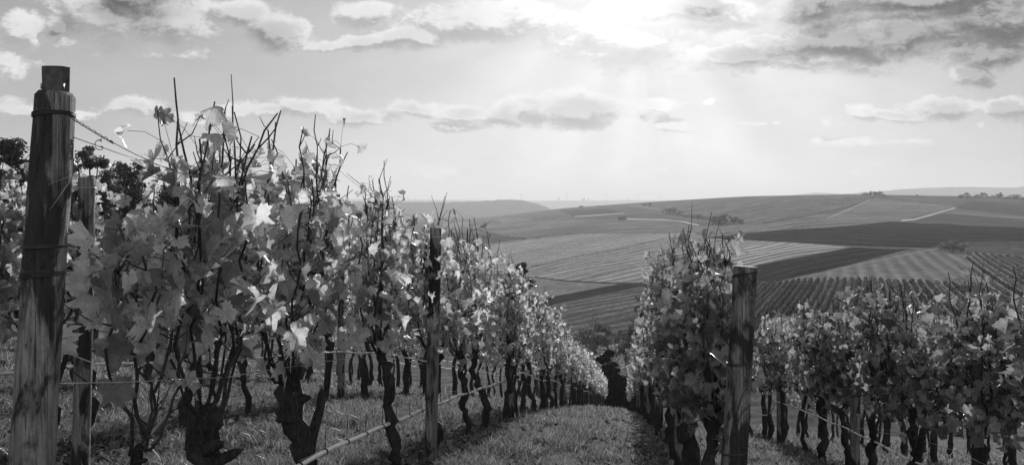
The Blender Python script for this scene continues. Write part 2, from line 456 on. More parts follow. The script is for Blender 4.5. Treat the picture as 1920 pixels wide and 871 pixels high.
# fields: name, polygon in the photograph's pixels (thrown onto the terrain), material settings
P_ = lambda *a: list(zip(a[0::2], a[1::2]))
FIELDS = [
    ('field', P_(-1400, 470, 3500, 430, 3500, 355, 1700, 345, 900, 380, -1400, 395), dict(v=.17, spacing=9, ang=1.2, contrast=.14)),
    ('field', P_(1190, 382, 1400, 364, 1632, 361, 1640, 371, 1552, 409, 1430, 417, 1310, 417, 1240, 403), dict(v=.19, spacing=30, ang=along((1330, 412), (1600, 375)), contrast=.12, warp=120, speck=.25)),
    ('field', P_(1310, 425, 1430, 418, 1552, 409, 1640, 372, 1790, 386, 1690, 413, 1594, 423, 1438, 433, 1315, 446), dict(v=.23, spacing=22, ang=along((1321, 440), (1680, 405)), contrast=.16, warp=60, speck=.2)),
    ('field', P_(1645, 366, 1821, 377, 1785, 384, 1720, 376, 1645, 372), dict(v=.17)),
    ('field', P_(1821, 377, 1920, 384, 2300, 390, 2300, 402, 1920, 404, 1800, 392, 1793, 387), dict(v=.11)),
    ('field', P_(1796, 398, 1920, 406, 2300, 408, 2300, 412, 1920, 410, 1770, 400), dict(v=.22)),
    ('field', P_(1720, 411, 1770, 400, 1920, 411, 2300, 414, 2300, 430, 1920, 428, 1700, 416), dict(v=.12)),
    ('field', P_(1321, 445, 1438, 433, 1594, 423, 1668, 415, 1920, 427, 2300, 434, 2300, 462, 1920, 453, 1814, 453, 1736, 465, 1598, 461, 1488, 454), dict(v=.036, spacing=26, ang=along((1330, 446), (1680, 440)), contrast=.14, warp=60, speck=.25, big=.15)),
    ('field', P_(1247, 447, 1321, 446, 1488, 455, 1598, 463, 1422, 495, 1340, 521, 1225, 530, 1060, 527, 1002, 519, 960, 515, 930, 512, 997, 500), dict(v=.31, spacing=13, ang=along((1000, 512), (1330, 452)), contrast=.30, warp=60, speck=.2)),
    ('field', P_(860, 470, 990, 449, 1093, 438, 1300, 436, 1321, 445, 1247, 446, 997, 499, 900, 514, 840, 500), dict(v=.34, spacing=14, ang=along((900, 490), (1200, 443)), contrast=.30, warp=60, speck=.2)),
    ('field', P_(820, 470, 980, 448, 1093, 436, 1300, 424, 1438, 426, 1440, 431, 1300, 435, 1093, 437, 990, 448, 860, 469, 800, 480), dict(v=.24)),
    ('field', P_(1601, 463, 1707, 466, 1612, 491, 1438, 532, 1395, 532, 1340, 522, 1422, 496), dict(v=.030, spacing=12, ang=along((1438, 528), (1600, 490)), contrast=.14, warp=30, speck=.25, big=.15)),
    ('field', P_(1160, 532, 1223, 533, 1047, 568, 1020, 574, 1015, 562, 1027, 557), dict(v=.034, speck=.2, big=.1)),
    ('field', P_(1002, 519, 1060, 527, 1215, 531, 1160, 532, 1027, 557, 960, 575, 900, 545), dict(v=.24, speck=.22)),
    ('field', P_(1047, 568, 1223, 533, 1345, 524, 1345, 610, 1100, 640, 800, 640, 800, 600, 1015, 575), dict(v=.12, spacing=9, ang=along((1050, 590), (1200, 560)), contrast=.14, warp=50, speck=.35, big=.3, speckscale=.6)),
    ('field', P_(1438, 533, 1612, 492, 1736, 466, 1806, 472, 1838, 532, 1700, 533), dict(v=.21, spacing=5, ang=-.25, contrast=.22, speck=.2)),
    ('field', P_(1816, 453, 1920, 454, 2300, 463, 2300, 484, 1920, 479, 1810, 471), dict(v=.09, speck=.3)),
    ('field', P_(1806, 472, 1920, 480, 2300, 487, 2300, 590, 1920, 568, 1838, 533), dict(v=.24, speck=.2)),
    ('field', P_(1345, 534, 1838, 534, 1920, 570, 2300, 594, 2300, 640, 1345, 640), dict(v=.20, speck=.2)),
    # left slope
    ('field', P_(893, 430, 960, 420, 1060, 412, 1158, 411, 1243, 413, 1310, 423, 1093, 435, 975, 447, 940, 440), dict(v=.22, spacing=24, ang=along((900, 432), (1150, 414)), contrast=.14, warp=80, speck=.2, big=.2)),
    ('field', P_(1047, 393, 1140, 390, 1173, 399, 1077, 406), dict(v=.10)),
    ('field', P_(700, 445, 820, 434, 893, 437, 962, 450, 885, 461, 700, 470), dict(v=.09)),
    ('field', P_(933, 410, 993, 408, 998, 415, 945, 420), dict(v=.24, spacing=14, ang=0, contrast=.35)),
    ('field', P_(995, 407, 1047, 404, 1060, 408, 1000, 414), dict(v=.19, spacing=14, ang=.2, contrast=.3)),
    ('field', P_(832, 416, 880, 416, 882, 427, 830, 427), dict(v=.30, spacing=16, ang=0, contrast=.75, speck=.05)),
    ('field', P_(840, 428, 930, 421, 985, 418, 1060, 411, 890, 430), dict(v=.26)),
]
def strip(pts, w):
    a, b = [], []
    for i, (x, y) in enumerate(pts):
        ww = w if np.isscalar(w) else w[i]
        p = pts[max(0, i - 1)]; q = pts[min(len(pts) - 1, i + 1)]
        dx, dy = q[0] - p[0], q[1] - p[1]; L = math.hypot(dx, dy)
        nx, ny = -dy / L, dx / L
        nx *= 1.3
        a.append((x + nx * ww, y + ny * ww)); b.append((x - nx * ww, y - ny * ww))
    return a + b[::-1]
PATHS = [
    (P_(1552, 409, 1590, 393, 1632, 373), .9, .42), (P_(1690, 413, 1715, 411, 1760, 398, 1792, 389, 1780, 384, 1821, 376), 1.1, .6),
    (P_(1176, 410, 1243, 411.5, 1280, 415, 1311, 422), .9, .65), (P_(1077, 405.5, 1173, 399, 1133, 391), .7, .55),
    (P_(1180, 384, 1230, 391, 1250, 396), .6, .3),
    (P_(1598, 462, 1660, 465.5, 1736, 465), .7, .2), (P_(1440, 533, 1620, 493, 1740, 469, 1757, 466), .8, .24),
    (P_(1345, 532.6, 1600, 533.2, 1838, 533), .8, .22),
    (P_(1430, 419, 1500, 407, 1590, 388, 1640, 369), .8, .07),
    (P_(1003, 519, 1060, 526, 1130, 530, 1215, 531.5), 1.0, .04),
    (P_(830, 409, 900, 406.5, 1000, 403, 1050, 394), .5, .12),
    (P_(720, 440, 830, 430, 893, 428), .5, .25),
    (P_(660, 450, 800, 456, 880, 462, 900, 470), .8, .3),
]
def terrain_far():
    polys = []; kinds = []
    for nme, poly, kw in FIELDS: polys.append(poly); kinds.append(('field', kw))
    for pts, w, v in PATHS: polys.append(strip(pts, w)); kinds.append(('path', dict(v=v, speck=.08, big=.05)))
    vs, faces = [], []
    for poly in polys:
        dense = []
        for i in range(len(poly)):
            (x0, y0), (x1, y1) = poly[i], poly[(i + 1) % len(poly)]
            n = max(1, int(max(abs(x1 - x0) / 14, abs(y1 - y0) / 5)))
            n = min(n, 40)
            for k in range(n):
                w_ = min(k, n - k) / n * 2
                dense.append((x0 + (x1 - x0) * k / n, y0 + (y1 - y0) * k / n + w_ * 1.6 * float(vnoise(np.array([x0 * .02 + k * .35]), np.array([y0 * .05]))[0] - .5)))
        ids = []
        for (px, y) in dense:
            d = pix_to_d(px, y)
            vs.append((px / 1000, math.log(d))); ids.append(len(vs) - 1)
        ar = sum(vs[a][0] * vs[b][1] - vs[b][0] * vs[a][1] for a, b in zip(ids, ids[1:] + ids[:1]))
        faces.append(ids if ar > 0 else ids[::-1])
    # background grid
    gx = np.concatenate([np.arange(-1490, 500, 60), np.arange(500, 2000, 14), np.arange(2000, 3590, 60)])
    gy = np.linspace(math.log(60), math.log(13000), 210)
    GX, GY = np.meshgrid(gx, gy, indexing='ij')
    jit = np.random.RandomState(3).uniform(-.25, .25, GX.shape)
    GX = GX + jit * 3
    for a, b in zip(GX.ravel(), GY.ravel()): vs.append((a / 1000, b))
    res = delaunay_2d_cdt([Vector(v) for v in vs], [], faces, 0, 1e-7, True)
    V2 = np.array([(v[0] * 1000, v[1]) for v in res[0]])
    tri = [tuple(f) for f in res[2]]; of = res[5] if len(res) > 5 else None
    px = V2[:, 0]; d = np.exp(V2[:, 1])
    t = (px - CX) / FPX
    X = d * (CS * t - SN); Y = d * (CS + SN * t)
    Z = H(X, Y) - np.where(d < 78, .35, 0)
    P = np.stack([X, Y, Z], 1)
    groups = {}
    for f, o in zip(tri, of):
        fid = max(o) if o else -1
        for k in range(1, len(f) - 1): groups.setdefault(fid, []).append((f[0], f[k], f[k + 1]))
    base_m = field_material('rough grassland', .13, speck=.3, big=.25)
    for fid, fl in groups.items():
        fl = np.array(fl); a, b, c = P[fl[:, 0]], P[fl[:, 1]], P[fl[:, 2]]
        nz = np.cross(b - a, c - a)[:, 2]
        fl[nz < 0] = fl[nz < 0][:, ::-1]
        ids, inv = np.unique(fl.ravel(), return_inverse=True)
        mb = MB(); mb.add(P[ids], inv.reshape(-1, 3))
        if fid < 0: nm, m = 'terrain', base_m
        else: nm, kw = kinds[fid]; m = field_material(nm + ' %d' % fid, **kw)
        tag(mb.obj(nm, [m], attrs=False), kind='structure')
terrain_far()

def ridge(name, pts, depth, back, v, steep=40, amp=0., fs=.02, low=8):
    """a far range of hills: crest line given as pixels at a depth, with a real front slope and back slope"""
    xs = np.arange(pts[0][0], pts[-1][0] + 1, 4.)
    cy = np.interp(xs, [p[0] for p in pts], [p[1] for p in pts]) - amp * (fbm(xs * fs, xs * 0 + depth, 5) - .45)
    rows = [(-1.0, 0), (-.6, .45), (-.3, .8), (-.1, .97), (0, 1), (.3, .9), (1, 0)]
    V = []
    for fr, hh in rows:
        d = depth + fr * back
        zc = -depth * (cy - HY) / FPX
        zb = np.full(len(xs), -depth * (HY + low + 8 - HY) / FPX)
        z = zb + (zc - zb) * hh
        t = (xs - CX) / FPX
        V.append(np.stack([d * (CS * t - SN), d * (CS + SN * t), z], 1))
    V = np.concatenate(V); n = len(xs)
    i = np.arange(len(rows) - 1)[:, None] * n; j = np.arange(n - 1)[None, :]
    F = np.stack([i + j, i + j + 1, i + n + j + 1, i + n + j], -1).reshape(-1, 4)
    mb = MB(); mb.add(V, F)
    m = field_material(name + str(depth), v, speck=.3, big=.3, speckscale=.05)
    tag(mb.obj(name, [m], attrs=False), kind='structure')
ridge('hills', P_(420, 400, 560, 379, 700, 378, 800, 378, 850, 379, 900, 377, 950, 374, 985, 376, 1010, 383, 1035, 393, 1060, 400), 4500, 500, .045, amp=5, fs=.12, low=26)
ridge('hills', P_(-400, 376, 500, 373, 700, 374, 860, 375, 1000, 376, 1250, 375, 1400, 376), 9500, 1200, .07, amp=1.5, low=22)
ridge('hills', P_(1520, 372, 1600, 362, 1660, 358, 1720, 353, 1770, 351, 1850, 350, 1880, 352, 1960, 347, 2100, 350, 2500, 356, 3000, 372), 6000, 1500, .06, amp=3, fs=.05, low=15)
ridge('hills', P_(1440, 372, 1500, 364, 1530, 361, 1570, 363, 1600, 366), 7000, 900, .06, amp=1, low=10)

# ------------------------------------------------------------------ leaf templates
def leaf_template(seed, nout, rings, flatness=1.0):
    rs = np.random.RandomState(seed)
    th = np.linspace(-PI, PI, nout, endpoint=False) + .001
    a = np.abs(np.degrees(th))
    A = [0, 12, 26, 40, 52, 66, 80, 96, 112, 132, 152, 168, 180]
    Rr = [1.0, .88, .64, .84, .93, .78, .60, .74, .80, .72, .62, .46, .10]
    r = np.interp(a, A, Rr)
    r = r * (1 + rs.uniform(-.10, .08, nout)) * (1 + .12 * np.sin(th * 2 + rs.uniform(0, 6)) + .08 * np.sin(th + rs.uniform(0, 6)))
    if nout >= 28: r[::2] *= 1.07; r[1::2] *= .93
    V = [np.zeros((1, 3))]; 
    cup = rs.uniform(-.75, .45) * flatness; fold = rs.uniform(-.2, .8) * flatness; droop = rs.uniform(.2, 1.7) * flatness
    w1, w2 = rs.uniform(0, 6, 2); wa = rs.uniform(.12, .38) * flatness
    for k in rings:
        x = np.sin(th) * r * k; y = np.cos(th) * r * k
        rho = r * k
        z = cup * rho ** 2 + fold * np.abs(x) * .8 + wa * np.sin(th * 3 + w1) * rho ** 2 + wa * .6 * np.sin(th * 7 + w2) * rho ** 3
        # droop of the tip: bend about x
        bend = droop * np.clip(y, 0, 2)
        y2 = np.where(y > 0, np.sin(bend * 1.0) / max(droop, 1e-3), y)
        z2 = z - np.where(y > 0, (1 - np.cos(bend)) / max(droop, 1e-3), 0)
        V.append(np.stack([x, y2, z2], 1))
    V = np.concatenate(V)
    uv = [np.zeros((1, 2))] + [np.stack([np.sin(th) * r * k, np.cos(th) * r * k], 1) for k in rings]
    uv = np.concatenate(uv)
    F = []
    for q in range(nout): F.append((0, 1 + (q + 1) % nout, 1 + q))
    for k in range(len(rings) - 1):
        b0, b1 = 1 + k * nout, 1 + (k + 1) * nout
        for q in range(nout):
            p = (q + 1) % nout
            F.append((b0 + q, b0 + p, b1 + p)); F.append((b0 + q, b1 + p, b1 + q))
    return V, np.array(F), uv
LT = {0: [leaf_template(i, 34, (.3, .58, .82, 1.), 1.0) for i in range(18)],
      1: [leaf_template(40 + i, 16, (.5, 1.), .9) for i in range(8)],
      2: [leaf_template(60 + i, 9, (1.,), .8) for i in range(6)]}

def place_leaves(mb, lod, pos, nrm, tip, size, rnd, rs, mat=0):
    nrm = nrm / (np.linalg.norm(nrm, axis=1)[:, None] + 1e-9)
    tip = tip - nrm * (tip * nrm).sum(1)[:, None]; tip /= np.linalg.norm(tip, axis=1)[:, None] + 1e-9
    xa = np.cross(tip, nrm)
    which = rs.randint(0, len(LT[lod]), len(pos))
    for w in range(len(LT[lod])):
        s = np.where(which == w)[0]
        if not len(s): continue
        V, F, uv = LT[lod][w]
        L = V[None] * size[s][:, None, None] * np.stack([rs.uniform(.68, 1.08, len(s)), rs.uniform(.8, 1.1, len(s)), rs.uniform(.6, 1.9, len(s))], 1)[:, None, :]
        W = pos[s][:, None, :] + L[..., 0:1] * xa[s][:, None, :] + L[..., 1:2] * tip[s][:, None, :] + L[..., 2:3] * nrm[s][:, None, :]
        nv = len(V)
        FF = (F[None] + (np.arange(len(s)) * nv)[:, None, None]).reshape(-1, 3)
        mb.add(W.reshape(-1, 3), FF, mat, np.repeat(rnd[s], nv), np.tile(uv, (len(s), 1)))

# ------------------------------------------------------------------ grapevines
def vine_parts(seed, lod, top=2.05, head=.88, thick=.055, nleaf=260, ncane=8, low=1.0, width=.17, spread=.55, size=.064, lean=0., bare=.22, shoots=None):
    """returns trunk mesh builder, list of cane builders, foliage builder"""
    rs = np.random.RandomState(seed)
    sides = {0: 12, 1: 7, 2: 5}[lod]
    n = {0: 22, 1: 8, 2: 4}[lod]
    t = np.linspace(0, 1, n)
    px = np.cumsum(rs.normal(0, .035, n)) * np.sqrt(16 / n) * .6; pyy = np.cumsum(rs.normal(0, .04, n)) * np.sqrt(16 / n) * .6 + lean * t
    px -= px[0]; pyy -= pyy[0]
    P = np.stack([px, pyy, -.08 + t * (head + .08)], 1)
    rad = thick * (1.15 - .4 * t + .28 * np.exp(-((t - 1) / .13) ** 2) + .2 * np.exp(-(t / .1) ** 2)) * (1 + rs.uniform(-.17, .17, n))
    hd = P[-1].copy()
    P = np.vstack([P, hd + [.006, .01, thick * .55], hd + [.0, .014, thick * .95]]); rad = np.concatenate([rad, [rad[-1] * .75, rad[-1] * .25]])
    tr = MB(); add_tube(tr, P, rad, sides, rough=.42, rs=seed % 17)
    if lod == 0:   # knuckles on the head and old pruning stubs
        for k in range(3):
            d = rs.normal(0, 1, 3); d[2] = abs(d[2]) * .8; d /= np.linalg.norm(d)
            q = P[-4 - rs.randint(0, 4)]
            add_tube(tr, [q, q + d * thick * .8, q + d * thick * rs.uniform(1.3, 1.8), q + d * thick * 2.0], [thick * .7, thick * .45, thick * .36, thick * .12], 8, rough=.4, rs=k)
        if rs.rand() < .5:
            i = n // 2
            sd = rs.choice([-1, 1])
            add_tube(tr, [P[i], P[i] + [0, sd * .08, .12], P[i] + [.02, sd * .15, .27], P[i] + [.02, sd * .16, .34], P[i] + [.02, sd * .165, .37]], [thick * .7, thick * .6, thick * .45, thick * .38, thick * .1], 9, rough=.35, rs=3)
    canes = []; nodes = []; ndir = []
    for c in range(ncane):
        a = rs.uniform(-1, 1) * spread if c > 1 else (spread * .9 if c else -spread * .9)
        th_ = top + rs.uniform(-.25, bare) if lod < 2 else top + rs.uniform(-.2, .18)
        m = {0: 15, 1: 8, 2: 4}[lod]
        u = np.linspace(0, 1, m)
        yy = a * np.clip(u * 2.6, 0, 1) ** .8 + np.cumsum(rs.normal(0, .014, m)) * np.sqrt(15 / m)
        xx = rs.uniform(-1, 1) * width * .55 * np.sin(u * 2.2) + np.cumsum(rs.normal(0, .014, m)) * np.sqrt(15 / m)
        zz = head - .04 + (th_ - head) * (u ** 1.15)
        Q = np.stack([hd[0] * (1 - u * .7) + xx, hd[1] + yy, zz], 1)
        Q[0] = hd + rs.normal(0, .015, 3)
        rc = np.interp(u, [0, 1], [.0068, .0034]) * rs.uniform(.85, 1.25)
        if lod == 2: rc = rc * 1.4
        cb = MB(); add_tube(cb, Q, rc, {0: 6, 1: 4, 2: 3}[lod])
        if lod < 2:
            for k in range(rs.randint(4, 9) if lod == 0 else 2):     # side shoots
                i = rs.randint(3 if lod == 0 else 2, m)
                d = np.array([rs.normal(0, .6), rs.normal(0, .8), rs.uniform(.1, 1.1)]); d /= np.linalg.norm(d)
                Ls = rs.uniform(.05, .26)
                p0 = Q[i]; p1 = p0 + d * Ls * .5; p2 = p1 + (d + [rs.normal(0, .2), rs.normal(0, .2), .4]) * Ls * .45
                add_tube(cb, [p0, p1, p2], [.0032, .0024, .0016], 4 if lod == 0 else 3)
                nodes.append(np.linspace(p0, p2, 4))
            if lod == 0:
                for k in range(2):       # tendrils
                    i = rs.randint(m // 2, m); p0 = Q[i]; s = rs.uniform(.03, .07); a0 = rs.uniform(0, 6)
                    v = np.linspace(0, 1, 9)
                    cu = np.stack([s * v * 1.6 * np.cos(a0) + .012 * np.sin(v * 9), s * v * 1.6 * np.sin(a0) + .012 * np.cos(v * 9), s * (v - v ** 2 * .7)], 1)
                    add_tube(cb, p0 + cu, .0011, 3, cap=False)
        canes.append(cb)
        nodes.append(np.stack([np.interp(np.linspace(0, 1, 30), u, Q[:, k]) for k in range(3)], 1))
    if shoots is None: shoots = {0: 4, 1: 3, 2: 0}[lod]
    for c in range(shoots):          # bare upright shoots standing out of the leaf wall
        a = rs.uniform(-.9, .9) * max(spread, .25); z0 = top - rs.uniform(.25, .45); z1 = top + rs.uniform(.02, .30) * (1.0 if c % 3 else .5)
        q = np.array([rs.normal(0, .05), hd[1] + a, z0]); dx, dy = rs.normal(0, .09), rs.normal(0, .13)
        m = 7; u = np.linspace(0, 1, m)
        Q = np.stack([q[0] + dx * u + np.cumsum(rs.normal(0, .009, m)), q[1] + dy * u + np.cumsum(rs.normal(0, .012, m)), z0 + (z1 - z0) * u], 1)
        r0 = rs.uniform(.0036, .0052)
        cb = MB(); rr = np.linspace(r0, r0 * .62, m) * (1 + .22 * (np.arange(m) % 2)); add_tube(cb, Q, rr, 6 if lod == 0 else 4)
        for k in range(rs.randint(1, 4)):
            i = rs.randint(2, m - 1); d = np.array([rs.normal(0, .5), rs.normal(0, .7), rs.uniform(.4, 1.2)]); d /= np.linalg.norm(d); Ls = rs.uniform(.02, .11)
            add_tube(cb, [Q[i], Q[i] + d * Ls * .6, Q[i] + d * Ls + [0, 0, .01]], [r0 * .75, r0 * .6, r0 * .5], 4)
        canes.append(cb)
    N = np.concatenate(nodes)
    h = N[:, 2]
    w = np.interp(h, [low - .12, low, low + .2, top - .2, top, top + .14], [.01, .25, 1, 1, .45, .0]) + 1e-5
    w /= w.sum()
    pick = rs.choice(len(N), nleaf, p=w)
    A = N[pick]
    off = rs.normal(0, 1, (nleaf, 3)) * [width * .55, .10, .07]
    off[:, 2] -= .015
    pos = A + off
    pos[:, 0] = np.clip(pos[:, 0], -width * 1.4, width * 1.4)
    side = np.where(pos[:, 0] + rs.normal(0, .06, nleaf) > 0, 1., -1.)
    nrm = np.stack([side * rs.uniform(.1, 1, nleaf), rs.normal(0, .75, nleaf), rs.uniform(-.15, 1., nleaf)], 1)
    tip = np.stack([side * .35 + rs.normal(0, .3, nleaf), rs.normal(0, .45, nleaf), -1 + rs.normal(0, .35, nleaf)], 1)
    sz = size * np.clip(rs.normal(.88, .24, nleaf), .35, 1.35)
    sz *= np.interp(pos[:, 2], [low, top, top + .2], [1, .95, .55])
    rnd = np.clip(rs.beta(1.9, 1.6, nleaf), 0, 1); rnd[rs.rand(nleaf) < .16] *= .2
    fo = MB()
    place_leaves(fo, lod, pos, nrm, tip, sz, rnd, rs)
    if lod == 0:
        for p, q in zip(A, pos):
            mid = (p + q) / 2 + [0, 0, .02]
            V, F4, F3 = tube([p, mid, q], .0012, 3, cap=False)
            fo.add(V, F4, 1, .5)
    return tr, canes, fo

def build_vine(loc, rz, seed, lod, mleaf, label, group, **kw):
    tr, canes, fo = vine_parts(seed, lod, **kw)
    if lod == 2:
        mb = MB()
        allm = MB()
        # one small mesh: trunk, canes and foliage merge at this distance
        for src, mi in [(tr, 1)] + [(c, 2) for c in canes] + [(fo, 0)]:
            off = allm.n
            for V, r_, u_ in zip(src.V, src.r, src.uv):
                allm.V.append(V); allm.r.append(r_); allm.uv.append(u_); allm.n += len(V)
            for f in src.F3: allm.F3.append(f + off); allm.m3.append(np.full(len(f), mi))
            for f in src.F4: allm.F4.append(f + off); allm.m4.append(np.full(len(f), mi))
        o = allm.obj('grapevine', [mleaf, M_BARK, M_CANE])
        o.location = loc; o.rotation_euler = (0, 0, rz)
        return tag(o, label, 'grapevine', group)
    e = empty('grapevine', loc, rz, label=label, cat='grapevine', group=group)
    tr.obj('trunk', [M_BARK], e, attrs=False)
    for c in canes: c.obj('cane', [M_CANE], e, attrs=False)
    fo.obj('foliage', [mleaf, M_CANE], e)
    return e

ORD = ['first', 'second', 'third', 'fourth', 'fifth', 'sixth', 'seventh', 'eighth', 'ninth', 'tenth', 'eleventh', 'twelfth']
PROTO = {}
def vine_copy(key, loc, rz, sc, mleaf, label, group, seed, lod, **kw):
    if key not in PROTO:
        PROTO[key] = build_vine(loc, rz, seed, lod, mleaf, label, group, **kw)
        o = PROTO[key]
    else:
        o = copy_tree(PROTO[key])
    o.location = loc; o.rotation_euler = (0, 0, rz); o.scale = sc
    tag(o, label, 'grapevine', group)
    return o

ROWS = {   # x of the row: name used in labels
    -1.65: 'the steel-capped post', .5: 'the flat-topped round post',
}
rsR = np.random.RandomState(77)
def row(xr, ys, lab, grp, mats, hero=None, lodd=(11, 26), nl=(300, 150, 90), size=.064, top=2.05, low=1.0, near_n=12, width=.17, ncane=9, ramp=0.):
    hero = hero or {}
    for i, y in enumerate(ys):
        x = xr + rsR.normal(0, .02)
        z = Hs(x, y)
        l, d = cam_pd(x, y)
        if lab[0] == 'near':
            what = ORD[i] if i < near_n else None
            label = (lab[1] % ORD[i]) if what else lab[2]
        else: label = lab[2]
        lod = 0 if d < lodd[0] else 1 if d < lodd[1] else 2
        rz = rsR.choice([0, PI]) + rsR.normal(0, .12)
        if i in hero:
            kw = dict(seed=500 + i + int(xr * 10), lod=0, nleaf=nl[0], size=size, top=top, low=low, width=width, ncane=ncane)
            kw.update(hero[i]); kw.setdefault('seed', 1)
            sd = kw.pop('seed'); ld = kw.pop('lod')
            build_vine((x, y, z), 0, sd, ld, mats[0], label, grp, **kw)
            continue
        s = rsR.uniform(.94, 1.06) * (1 + ramp * float(np.clip((y - 6) / 7, 0, 1)))
        k = rsR.randint(0, {0: 4, 1: 4, 2: 4}[lod])
        key = (lod, k, mats[2], size, top)
        vine_copy(key, (x, y, z), rz, (1, 1, s), mats[0] if lod == 0 else mats[1], label, grp, seed=900 + lod * 50 + k * 7 + int(top * 10), lod=lod,
                  nleaf=nl[lod], size=size if lod < 2 else size * 1.25, top=top, low=low, width=width, thick=.034 + .005 * k, bare=.2, ncane={0: ncane, 1: 7, 2: 4}[lod])

LIGHT = (M_LEAF, M_LEAFF, 'l'); SHADEM = (M_LEAF_SHADE, M_LEAFFD, 'd')  # second set paints the shade of the sun-averted row sides as darker leaves
# row that starts at the steel-capped post
ysA = [row_y(p, -1.65) for p in (292, 388, 592, 733, 815, 872, 912)]
while ysA[-1] < 64: ysA.append(ysA[-1] + 1.22)
row(-1.65, ysA, ('near', '%s grapevine behind the steel-capped post in its row', 'distant leafy grapevine in the steel-capped post\'s row, near the dark hedge'),
    'grapevines in the row of the steel-capped post', LIGHT,
    hero={0: dict(seed=11, nleaf=110, top=1.66, width=.09, ncane=5, thick=.02, shoots=1, spread=.12, low=1.15, head=.75, bare=.05),
          1: dict(seed=23, nleaf=330, top=1.93, thick=.062, head=.80, ncane=14, bare=.22, low=1.15, spread=.26, size=.065, shoots=6),
          2: dict(seed=31, nleaf=400, top=2.08, thick=.062, head=.86, ncane=14, bare=.25, low=1.15, spread=.42, size=.065, shoots=6),
          3: dict(seed=47, nleaf=350, top=2.0, thick=.036, head=.98, ncane=14, bare=.25, low=1.1),
          4: dict(seed=53, nleaf=300, top=1.98, thick=.04, head=.95, ncane=13, bare=.3, low=1.08),
          5: dict(seed=61, nleaf=300, top=2.05, thick=.036, head=.9, ncane=13, bare=.3, low=1.05),
          6: dict(seed=67, nleaf=310, top=2.1, thick=.042, head=.9, ncane=12, bare=.3, low=1.0)},
    nl=(340, 310, 260), top=2.12, low=.95, width=.18)
# row that starts at the flat-topped post
ysB = [4.9, 5.9]
while ysB[-1] < 64: ysB.append(ysB[-1] + 1.18)
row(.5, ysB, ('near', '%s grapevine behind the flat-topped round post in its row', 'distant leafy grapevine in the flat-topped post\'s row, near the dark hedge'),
    'grapevines in the row of the flat-topped post', SHADEM,
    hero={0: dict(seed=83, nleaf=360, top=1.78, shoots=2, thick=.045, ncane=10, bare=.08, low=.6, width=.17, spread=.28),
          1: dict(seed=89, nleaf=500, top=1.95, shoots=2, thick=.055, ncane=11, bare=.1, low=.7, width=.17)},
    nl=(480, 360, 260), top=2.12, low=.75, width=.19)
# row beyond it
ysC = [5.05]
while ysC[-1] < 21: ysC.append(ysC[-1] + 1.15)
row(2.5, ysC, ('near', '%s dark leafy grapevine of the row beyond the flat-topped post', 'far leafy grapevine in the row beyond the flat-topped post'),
    'grapevines in the row beyond the flat-topped post', SHADEM, nl=(520, 380, 260), top=1.76, low=.72, width=.2, ncane=10, near_n=12, ramp=.17)
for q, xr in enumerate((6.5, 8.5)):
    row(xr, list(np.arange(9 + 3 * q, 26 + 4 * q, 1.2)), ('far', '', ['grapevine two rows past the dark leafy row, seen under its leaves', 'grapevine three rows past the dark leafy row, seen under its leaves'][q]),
        'grapevines %s rows past the dark leafy row' % ('two', 'three')[q], SHADEM, nl=(300, 200, 130), top=1.7, low=.8, width=.22, ncane=6, lodd=(3, 22))
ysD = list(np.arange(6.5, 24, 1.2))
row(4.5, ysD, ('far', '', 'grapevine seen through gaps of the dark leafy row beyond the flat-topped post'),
    'grapevines of the second row beyond the flat-topped post', SHADEM, nl=(300, 200, 150), top=1.72, low=.8, width=.22, ncane=6, lodd=(3, 26))
# rows behind the steel-capped post
ysE = [row_y(p, -3.75) for p in (-60, 60, 172)]
while ysE[-1] < 32: ysE.append(ysE[-1] + 1.2)
row(-3.75, ysE, ('near', '%s grapevine of the next row behind the steel-capped post', 'far grapevine of the next row behind the steel-capped post'),
    'grapevines in the next row behind the steel-capped post', LIGHT, nl=(300, 260, 200), top=1.95, low=.98, near_n=6,
    hero={2: dict(seed=71, nleaf=230, thick=.05, head=1.0, top=1.8, low=1.1, spread=.35)}, lodd=(8, 24))
for q, xr in enumerate((-5.8, -7.85, -9.9)):
    ys = list(np.arange(5.5 + q * 1.6, 24 + 3 * q, 1.22))
    row(xr, ys, ('far', '', ['grapevine two rows behind the steel-capped post, seen between trunks', 'grapevine three rows behind the steel-capped post, seen between trunks',
        'grapevine four rows behind the steel-capped post, seen between trunks'][q]), 'grapevines %s rows behind the steel-capped post' % ('two', 'three', 'four')[q],
        LIGHT, nl=(230, 190, 150), top=2.0, low=.95, lodd=(3, 20))

